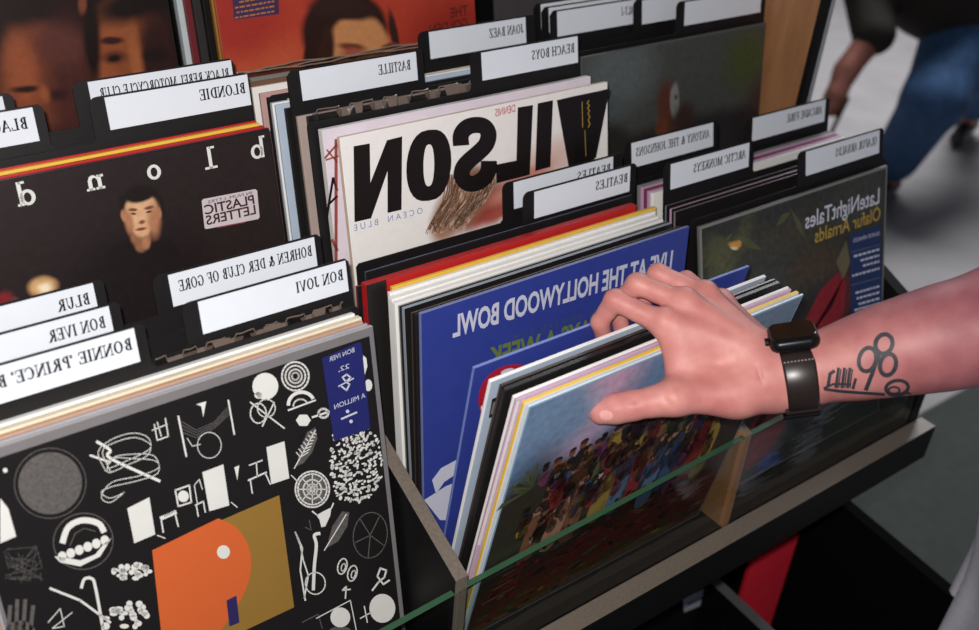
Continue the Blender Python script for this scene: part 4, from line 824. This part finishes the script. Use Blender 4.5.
def skinmat(name, rgb, rgb2, arm=None, arm2=None):
    m = bpy.data.materials.new(name); m.use_nodes = True; nt = m.node_tree; b = nt.nodes['Principled BSDF']; L = nt.links.new
    tc = nt.nodes.new('ShaderNodeTexCoord'); n1 = nt.nodes.new('ShaderNodeTexNoise'); n1.inputs['Scale'].default_value = 38; n1.inputs['Detail'].default_value = 6; L(tc.outputs['Object'], n1.inputs['Vector'])
    cr = nt.nodes.new('ShaderNodeValToRGB'); cr.color_ramp.elements[0].position = .32; cr.color_ramp.elements[1].position = .7; cr.color_ramp.elements[0].color = (*lin(rgb2), 1); cr.color_ramp.elements[1].color = (*lin(rgb), 1)
    L(n1.outputs['Fac'], cr.inputs[0]); 
    if arm is None: L(cr.outputs[0], b.inputs['Base Color'])
    else:                                          # skin colour turns darker and more purple from hand to forearm
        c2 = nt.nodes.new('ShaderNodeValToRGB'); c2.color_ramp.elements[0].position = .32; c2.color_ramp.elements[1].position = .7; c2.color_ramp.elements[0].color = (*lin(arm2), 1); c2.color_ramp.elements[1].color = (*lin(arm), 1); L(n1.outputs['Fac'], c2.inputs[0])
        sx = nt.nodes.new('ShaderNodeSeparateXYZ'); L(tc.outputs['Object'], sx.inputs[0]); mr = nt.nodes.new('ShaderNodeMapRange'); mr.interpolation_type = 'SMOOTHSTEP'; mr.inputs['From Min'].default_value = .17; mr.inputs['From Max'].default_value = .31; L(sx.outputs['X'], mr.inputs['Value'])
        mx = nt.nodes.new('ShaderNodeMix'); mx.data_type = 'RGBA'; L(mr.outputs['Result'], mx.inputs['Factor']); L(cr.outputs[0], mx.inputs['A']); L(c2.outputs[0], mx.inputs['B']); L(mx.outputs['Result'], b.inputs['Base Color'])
    n2 = nt.nodes.new('ShaderNodeTexVoronoi'); n2.inputs['Scale'].default_value = 900; L(tc.outputs['Object'], n2.inputs['Vector'])
    bp = nt.nodes.new('ShaderNodeBump'); bp.inputs['Strength'].default_value = .12; bp.inputs['Distance'].default_value = .0006; L(n2.outputs['Distance'], bp.inputs['Height']); L(bp.outputs['Normal'], b.inputs['Normal'])
    b.inputs['Roughness'].default_value = .5; b.inputs['Specular IOR Level'].default_value = .35
    b.inputs['Subsurface Weight'].default_value = .12; b.inputs['Subsurface Radius'].default_value = (1, .3, .15); b.inputs['Subsurface Scale'].default_value = .004
    return m
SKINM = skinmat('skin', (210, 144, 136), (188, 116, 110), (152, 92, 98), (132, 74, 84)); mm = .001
# hand in the photograph's pose; joints from where they are seen and how deep they lie
J = dict(
 W=deep(786, 377, .850), W2=deep(764, 375, .852),
 m2=deep(664, 324, .851), p2=deep(615, 300, .858), d2=deep(600, 322, .872), t2=deep(606, 346, .888),
 m3=deep(684, 303, .857), p3=deep(637, 284, .868), d3=deep(617, 305, .884), t3=deep(622, 332, .898),
 m4=deep(705, 296, .872), p4=deep(658, 274, .886), d4=deep(642, 296, .901), t4=deep(646, 322, .913),
 m5=deep(722, 304, .888), p5=deep(686, 280, .902), d5=deep(672, 300, .914), t5=deep(674, 322, .924),
 c1=deep(736, 394, .842), m1=deep(674, 398, .8345), i1=deep(632, 405.5, .8395), t1=deep(600.5, 411.5, .8465))
for k_ in J: J[k_] = CAM+(J[k_]-CAM)*.9955
FD = Field((.07, -.47, .22), (.80, -.05, .72), .0017)
palm = FD
for k, r1, r2 in (('m2', .020, .0112), ('m3', .0205, .0112), ('m4', .0195, .0108), ('m5', .0175, .0098)): palm.cap(J['W2'], J[k], r1, r2, .015)
palm.cap(J['W2'], J['W'], .024, .0255, .016)
palm.cap(J['c1'], J['m1'], .0162, .0125, .014); palm.cap(J['W2'], J['c1'], .0205, .0168, .016)
palm.cap(deep(675, 378, .842), deep(673, 344, .847), .008, .008, .013)            # web between thumb and forefinger
palm.cap(deep(706, 388, .843), deep(684, 348, .847), .012, .010, .016)
tmp = Field((.07, -.30, .22), (.42, -.05, .45), .0017)
for k, r in (('2', (.0108, .0088, .0078, .0068)), ('3', (.0108, .0090, .0080, .0069)), ('4', (.0102, .0087, .0077, .0066)), ('5', (.0092, .0078, .0069, .006))):
    one = Field((.07, -.30, .22), (.42, -.05, .45), .0017)
    root = J['m'+k]*.75+J['W2']*.25
    one.chain([(root, r[0]*.9), (J['m'+k], r[0]), (J['m'+k]*.45+J['p'+k]*.55, r[1]*.98), (J['p'+k], r[1]*1.04), (J['p'+k]*.5+J['d'+k]*.5, r[2]*.98), (J['d'+k], r[2]), (J['t'+k], r[3])], k=.003)
    tmp.union(one, .0022)
def place(dst, src, k):
    off = np.round((src.lo-dst.lo)/dst.h).astype(int); sl = tuple(slice(off[i], off[i]+src.n[i]) for i in range(3)); dst.put(sl, src.f, k)
place(FD, tmp, .0045)
th = Field((.07, -.30, .22), (.42, -.05, .45), .0017)
th.chain([(J['m1'], .0138), (J['m1']*.5+J['i1']*.5, .0120), (J['i1'], .0119), (J['i1']*.5+J['t1']*.5, .0120), (J['t1'], .0106)], k=.004); place(FD, th, .009)
nrm = -CF
for k in '2345':                                                  # knuckles and tendons on the back of the hand
    FD.ell(J['m'+k]+CU*.006-CF*.003, (.0072, .0072, .0064), .006)
    FD.cap(J['m'+k]*.9+J['W']*.1+CU*.0045-CF*.007, J['m'+k]*.35+J['W']*.65+CU*.010-CF*.0140, .0020, .0018, .012)
# forearm
def fp(x, yt, yb, z): return deep(x, (yt+yb)/2, z), (yb-yt)/2/FPX*z*.965
arm = [fp(775, 342, 408, .848), fp(800, 341, 404, .842), fp(820, 335, 400, .837), fp(855, 319, 399, .83), fp(892, 303, 395, .823), fp(930, 290, 391, .817), fp(963, 280, 386, .812), fp(1000, 268, 380, .806), fp(1050, 250, 366, .80)]
for (a, ra), (b, rb) in zip(arm, arm[1:]): FD.cap(a, b, ra, rb, .012)
elbow = deep(1110, 292, .79); shoulder = np.array([.70, -.26, .60])
FD.cap(arm[-1][0], elbow, arm[-1][1], .044, .03); FD.cap(elbow, shoulder, .045, .055, .03)
def crease(p, q, r=.0011, k=.0022): FD.cap(p, q, r, r, k, sub=True)
def onsurf(px, py, z0=.70):
    d = ray(px, py); z = z0
    while z < 1.0:
        p = CAM+d*z; i = np.round((p-FD.lo)/FD.h).astype(int)
        if np.all(i >= 0) and np.all(i < FD.n) and FD.f[tuple(i)] < 0: return p
        z += .0006
    return CAM+d*.85
for a, b in (((733, 352), (737, 364)), ((757, 366), (762, 382)), ((664, 398), (672, 407)), ((676, 386), (679, 392))): crease(onsurf(*a), onsurf(*b), .0008)
for x in (628, 632, 636): crease(onsurf(x, 397), onsurf(x+1, 404), .0006)
for k, dx in (('2', 0), ('3', 0)):
    q = J['p'+k]; crease(q+CU*.010-CF*.003-CR*.002, q+CU*.006-CF*.008+CR*.001, .0007)
# trunk, legs and head of the same person (largely outside the frame)
tb = Field((.30, -1.02, -.80), (1.12, -.06, 1.02), .012)
bc = np.array([.700, -.465, 0])
tb.ell(bc+(0, 0, .02), (.125, .185, .17), .05); tb.ell(bc+(0, 0, .26), (.12, .175, .2), .06); tb.ell(bc+(0, 0, .48), (.115, .2, .16), .06)
tb.cap(bc+(0, -.19, .56), bc+(0, .19, .56), .055, .055, .05); tb.cap(bc+(-.01, 0, .58), bc+(-.03, 0, .72), .055, .05, .03)
tb.ell(bc+(-.05, 0, .83), (.098, .078, .118), .03); tb.ell(bc+(-.15, 0, .815), (.014, .012, .022), .012); tb.ell(bc+(-.06, .08, .82), (.018, .01, .03), .008); tb.ell(bc+(-.06, -.08, .82), (.018, .01, .03), .008)
for s_ in (-1, 1):
    tb.cap(bc+(0, .095*s_, 0), bc+(-.02, .105*s_, -.37), .088, .058, .04); tb.cap(bc+(-.02, .105*s_, -.37), bc+(.01, .11*s_, -.72), .055, .038, .03); tb.cap(bc+(.02, .11*s_, -.755), bc+(-.13, .12*s_, -.765), .036, .03, .02)
tb.cap(bc+(0, -.2, .55), bc+(.03, -.25, .27), .052, .042, .03); tb.cap(bc+(.03, -.25, .27), bc+(-.08, -.23, .03), .042, .03, .02); tb.ell(bc+(-.1, -.225, -.04), (.03, .02, .055), .02)
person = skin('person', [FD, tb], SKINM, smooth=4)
tag(person, 'person in a grey shirt reaching a tattooed arm into the record pack', 'person')
SHIRT = mat('shirt_grey', (208, 206, 218), .85, .15, var=.08, scale=200)
sf = Field((.34, -.80, -.26), (1.06, -.08, .74), .009)
sf.ell(bc+(0, 0, .02), (.15, .205, .20), .06); sf.ell(bc+(0, 0, .28), (.14, .195, .22), .06); sf.ell(bc+(0, 0, .48), (.13, .215, .175), .06); sf.cap(bc+(0, -.19, .56), bc+(0, .19, .56), .068, .068, .05)
sf.cap(shoulder, shoulder*.45+elbow*.55, .074, .066, .04); sf.cap(bc+(0, -.2, .55), bc+(.02, -.235, .36), .07, .062, .03)
sf.cap(bc+(0, -.09, -.02), bc+(0, .09, -.02), .145, .145, .06); sf.cap(bc+(-.02, .02, -.02), bc+(-.02, .08, -.16), .13, .125, .05)
for k in range(9):                                                # hanging folds
    a = -1.9+.42*k; p = bc+(-.160*math.cos(a), .215*math.sin(a), .0); sf.cap(p+(.01*math.cos(a), 0, .12), p+(-.012*math.cos(a), .012*math.sin(a), -.24), .006, .014, .022)
shirt = skin('shirt', [sf], SHIRT, person, smooth=2)
tf = Field((.5, -.72, -.80), (1.0, -.2, .06), .009)
for s_ in (-1, 1): tf.cap(bc+(0, .095*s_, -.04), bc+(-.02, .105*s_, -.38), .104, .078, .05); tf.cap(bc+(-.02, .105*s_, -.38), bc+(.01, .11*s_, -.72), .078, .068, .03)
skin('trousers', [tf], mat('trousers_black', (24, 24, 27), .8, .2), person)
hf = Field((.5, -.62, .72), (.86, -.32, 1.0), .008); hf.ell(bc+(-.03, 0, .865), (.105, .088, .105), .02); hf.ell(bc+(-.13, 0, .80), (.07, .07, .085), .02, sub=True)
skin('hair', [hf], mat('hair_dark', (38, 28, 24), .6, .3), person)
# thumb nail
from mathutils.bvhtree import BVHTree
bv = BVHTree.FromPolygons([v.co for v in person.data.vertices], [tuple(p.vertices) for p in person.data.polygons])
cv = Vector(CAM)
def hit(px, py, off=.0004):
    d = Vector(ray(px, py)).normalized(); h = bv.ray_cast(cv, d)
    if h[0] is None: return None
    return h[0]+h[1]*off
def wrap(name, polys, m, off=.0004, parent=None):
    b = MB()
    for pts in polys:
        q = [hit(x, y, off) for x, y in pts]
        if all(v is not None for v in q): b.poly(q)
    return b.build(name, m, parent or person, recalc=False)
def grid(x0, y0, ux, uy, vx, vy, nu, nv, inside):
    out = []
    for i in range(nu):
        for j in range(nv):
            c = [((i+a)/nu*2-1, (j+b_)/nv*2-1) for a, b_ in ((0, 0), (1, 0), (1, 1), (0, 1))]
            if all(inside(a, b_) for a, b_ in c): out.append([(x0+a*ux+b_*vx, y0+a*uy+b_*vy) for a, b_ in c])
    return out
wrap('thumb_nail', grid(606.5, 415, 7, 1, -.7, 5, 16, 12, lambda a, b_: abs(a)**2.6+abs(b_)**2.6 < 1.02), mat('nail', (228, 166, 158), .25, .6, var=.02), .0006)
# tattoo: three-ringed scissors-like bow, a toothed key and a second bow, inked on the forearm
TAT = mat('tattoo_ink', (50, 52, 58), .55, .3, var=.25, scale=300)
tl = []
def trng(cx, cy, rx, ry, wd, rot=0):
    p = ring(cx, cy, rx, ry, 28, rot=rot); q = ring(cx, cy, rx-wd, ry-wd, 28, rot=rot)
    for i in range(28): tl.append([p[i], p[(i+1) % 28], q[(i+1) % 28], q[i]])
def tline(pts, wd):
    for (x0, y0), (x1, y1) in zip(pts, pts[1:]):
        n = max(2, int(math.hypot(x1-x0, y1-y0)/2.5))
        for i in range(n): tl.extend(line_polys([(x0+(x1-x0)*i/n, y0+(y1-y0)*i/n), (x0+(x1-x0)*(i+1)/n, y0+(y1-y0)*(i+1)/n)], wd))
trng(884, 344, 10.5, 12, 4.4, 20); trng(867.5, 359.5, 10.5, 14, 4.2, 15); trng(888, 364.5, 10, 13, 4.4, 15); tline([(880, 352), (876, 362), (872, 374), (866, 389)], 4.2)
tline([(825, 389), (840, 391), (860, 392.5), (884, 394)], 3); tline([(824, 388), (833, 384), (850, 384)], 2.2); tline([(828, 386), (830, 374), (834, 371)], 3.4)
for x in (836, 842, 847.5): tline([(x, 387), (x+2.5, 368.5)], 3); tline([(x+2.5, 387), (x+5, 369.5)], 1.4)
tline([(853, 388), (855.5, 379)], 3); trng(897, 387.5, 13, 9, 3.6, -8); trng(894, 390, 6.5, 4.5, 2.2); tline([(905, 391), (910, 394)], 3)
wrap('tattoo', tl, TAT, .00035)
# ------------------------------------------------------------------ watch
def frame(o, x, z):
    x = Vector(x).normalized(); z = Vector(z); z = (z-x*z.dot(x)).normalized(); y = z.cross(x); return Matrix(((x.x, y.x, z.x, o[0]), (x.y, y.y, z.y, o[1]), (x.z, y.z, z.z, o[2]), (0, 0, 0, 1)))
wc = Vector(deep(796.5, 374, .8425)); wax = Vector(deep(830, 366, .838)-deep(770, 374, .846)).normalized()
vd = -ray(798, 360); vd = vd/np.linalg.norm(vd); wn = Vector(CU*.88+vd*.42); wn = (wn-wax*wn.dot(wax)).normalized(); RW = .0294
WF = frame(wc, wax, wn)
watch = empty('wristwatch', (0, 0, 0)); watch.matrix_world = WF; tag(watch, 'black smartwatch with dark leather strap worn on the reaching wrist', 'watch')
def rbox(x, y, z0, z1, rad, bev, n=6):
    pts = []
    for cx, cy, a0 in ((x-rad, y-rad, 0), (-x+rad, y-rad, 90), (-x+rad, -y+rad, 180), (x-rad, -y+rad, 270)):
        pts += [(cx+rad*math.cos(R(a0+90*i/n)), cy+rad*math.sin(R(a0+90*i/n))) for i in range(n+1)]
    b = MB(); b.prism(pts, 2, z0, z1)
    es = [e for e in b.bm.edges if len(e.link_faces) == 2 and any(len(f.verts) > 4 for f in e.link_faces)]
    bmesh.ops.bevel(b.bm, geom=es, offset=bev, segments=5, affect='EDGES'); return b
WCASE = mat('watch_case', (34, 34, 36), .3, .6, .7, var=.02); WGL = mat('watch_glass', (10, 10, 12), .06, .6, var=.01); LEA = mat('watch_leather', (38, 30, 29), .34, .5, var=.15, scale=240)

def pillow(x, y, z0, h, rad, bulge, n=8, m=9):
    b = MB(); rows = []
    for j in range(m+1):
        t = -1+2*j/m; ins = bulge*(1-math.sqrt(max(0, 1-t*t*.96))); row = []
        for cx, cy, a0 in ((1, 1, 0), (-1, 1, 90), (-1, -1, 180), (1, -1, 270)):
            for i in range(n+1):
                a_ = R(a0+90*i/n); row.append(b.bm.verts.new((cx*(x-rad)+(rad-ins)*math.cos(a_), cy*(y-rad)+(rad-ins)*math.sin(a_), z0+h*(j/m))))
        rows.append(row)
    N = len(rows[0])
    for A_, B_ in zip(rows, rows[1:]):
        for k in range(N): b.bm.faces.new((A_[k], A_[(k+1) % N], B_[(k+1) % N], B_[k])).smooth = True
    b.bm.faces.new(rows[0][::-1]); b.bm.faces.new(rows[-1]); return b
pillow(.0195, .0172, RW-.0015, .0105, .0085, .0034).build('case', WCASE, watch)
pillow(.0176, .0152, RW+.0078, .0028, .0072, .0014).build('screen', WGL, watch)
b = MB(); b.tube([(-.0195, -.004, RW+.0045), (-.0222, -.004, RW+.0045)], .0034, 14); b.build('crown', WCASE, watch)
rbox(.0012, .0055, 0, .0014, .001, .0004).build('side_button', WCASE, watch).matrix_local = Matrix.Translation((-.0192, .007, RW+.004)) @ Matrix.Rotation(R(-90), 4, 'Y')
def strap(a0, a1, n=34, wd=.0132, th=.0022):
    b = MB(); rows = []
    for i in range(n+1):
        t = R(a0+(a1-a0)*i/n); r = RW-.0002; w2 = wd*(1.0-.12*abs(math.sin(t/2)))
        row = []
        for x, rr in ((-w2, r), (w2, r), (w2, r+th*.7), (w2*.85, r+th), (-w2*.85, r+th), (-w2, r+th*.7)): row.append(b.bm.verts.new((x, -math.sin(t)*rr*1.04, math.cos(t)*rr*1.0)))
        rows.append(row)
    for A_, B_ in zip(rows, rows[1:]):
        for k in range(6): b.bm.faces.new((A_[k], A_[(k+1) % 6], B_[(k+1) % 6], B_[k]))
    b.bm.faces.new(rows[0]); b.bm.faces.new(rows[-1][::-1]); return b
sp = strap(24, 336).build('strap', LEA, watch, smooth=True)
st_ = MB()
for k in range(9):
    x = -.0106+k*.00265; t = R(42); rr = RW+.0024; st_.box((x-.0007, -math.sin(t)*rr*1.04-.0006, math.cos(t)*rr-.0004), (x+.0007, -math.sin(t)*rr*1.04+.0004, math.cos(t)*rr+.0004))
st_.build('stitching', mat('thread', (150, 132, 116), .7), sp)
b = MB(); b.box((-.0145, -.012, -RW-.0048), (.0145, -.004, -RW-.0012), bev=.001); b.build('buckle', WCASE, watch)
MB().box((-.0140, -.0265, -RW+.008), (.0140, -.0205, -RW+.0125), bev=.0012).build('keeper_loop', LEA, watch)
# ------------------------------------------------------------------ passer-by in the aisle
fx = np.array(Vector((-.94, -.33, 0)).normalized()); fy = np.array([-fx[1], fx[0], 0])
hipc = deep(988, 4, 3.55); shl = deep(892, -30, 3.42)
sd = shl-hipc; kn1 = deep(934, 100, 3.42); an1 = np.array([2.86, 1.235, -.71]); kn2 = deep(985, 66, 3.95); an2 = np.array([3.66, 1.42, -.70])
h1, h2 = hipc-fy*.06, hipc+fy*.09
top = hipc+sd*1.0; neck = top+sd/np.linalg.norm(sd)*.14; head = neck+sd/np.linalg.norm(sd)*.10+fx*.05
elb = deep(874, 34, 3.36); hand_ = deep(836, 94, 3.36); sh = shl-fy*.10; sh2 = shl+fy*.17
lo, hi = (2.3, .5, -.81), (4.6, 2.6, 1.2)
pf = Field(lo, hi, .016)
pf.cap(hipc, hipc+sd*.5, .15, .135, .05); pf.cap(hipc+sd*.5, top, .14, .12, .05); pf.cap(sh, sh2, .06, .06, .05); pf.cap(top, neck, .055, .05, .03); pf.ell(head, (.1, .09, .11), .03)
for h_, k_, a_ in ((h1, kn1, an1), (h2, kn2, an2)):
    pf.cap(h_, k_, .085, .058, .04); pf.cap(k_, a_, .055, .037, .03); pf.cap(a_+np.array([0, 0, -.045])-fx*.04, a_+fx*.14+np.array([0, 0, -.06]), .034, .026, .02)
pf.cap(sh, elb, .055, .046, .03); mid = elb*.45+hand_*.55+np.array([-.02, .01, -.015]); pf.cap(elb, mid, .046, .04, .03); pf.cap(mid, hand_, .038, .034, .02); pf.ell(hand_+np.array([0, 0, -.03]), (.042, .038, .05), .02)
el2 = sh2-fx*.16+fy*.06+np.array([0, 0, -.08]); pf.cap(sh2, el2, .052, .044, .03); pf.cap(el2, el2-fx*.2+np.array([0, 0, .02]), .042, .034, .03); pf.ell(el2-fx*.25+np.array([0, 0, .02]), (.045, .035, .035), .02)
pb = skin('person', [pf], skinmat('skin_far', (168, 108, 92), (146, 90, 78)), smooth=2); tag(pb, 'blurred passer-by in blue jeans and dark top bending down in the aisle', 'person')
jf = Field(lo, (4.6, 2.6, .4), .015)
jf.cap(hipc, hipc+sd*.12, .165, .16, .05)
for h_, k_, a_ in ((h1, kn1, an1), (h2, kn2, an2)): jf.cap(h_, k_, .125, .098, .05); jf.cap(k_, a_+np.array([0, 0, .06]), .098, .082, .04)
skin('jeans', [jf], mat('denim', (58, 86, 124), .8, .2, var=.25, scale=30), pb)
tf2 = Field((2.3, .5, -.5), hi, .015)
tf2.cap(hipc+sd*.16, hipc+sd*.5, .175, .165, .05); tf2.cap(hipc+sd*.5, top, .165, .14, .05); tf2.cap(sh, sh2, .078, .078, .05); tf2.cap(sh, elb, .08, .07, .04); tf2.cap(sh2, el2, .074, .064, .03)
skin('dark_top', [tf2], mat('top_dark', (46, 42, 38), .85, .2), pb)
for a_ in (an1, an2):
    so = Field(lo, (4.6, 2.6, -.4), .011); so.cap(a_+np.array([0, 0, -.048])-fx*.05, a_+fx*.15+np.array([0, 0, -.058]), .040, .032, .02); skin('shoe', [so], mat('shoe_black', (24, 23, 24), .5), pb)
ph = MB().box((-.035, -.006, -.07), (.035, .006, .07), bev=.003).build('phone', mat('phone_black', (22, 22, 24), .25)); ph.location = hand_+np.array([0, -.03, -.07]); ph.rotation_euler = (.2, .25, .6); tag(ph, 'small dark gadget held in the passer-by\'s hanging hand', 'phone')
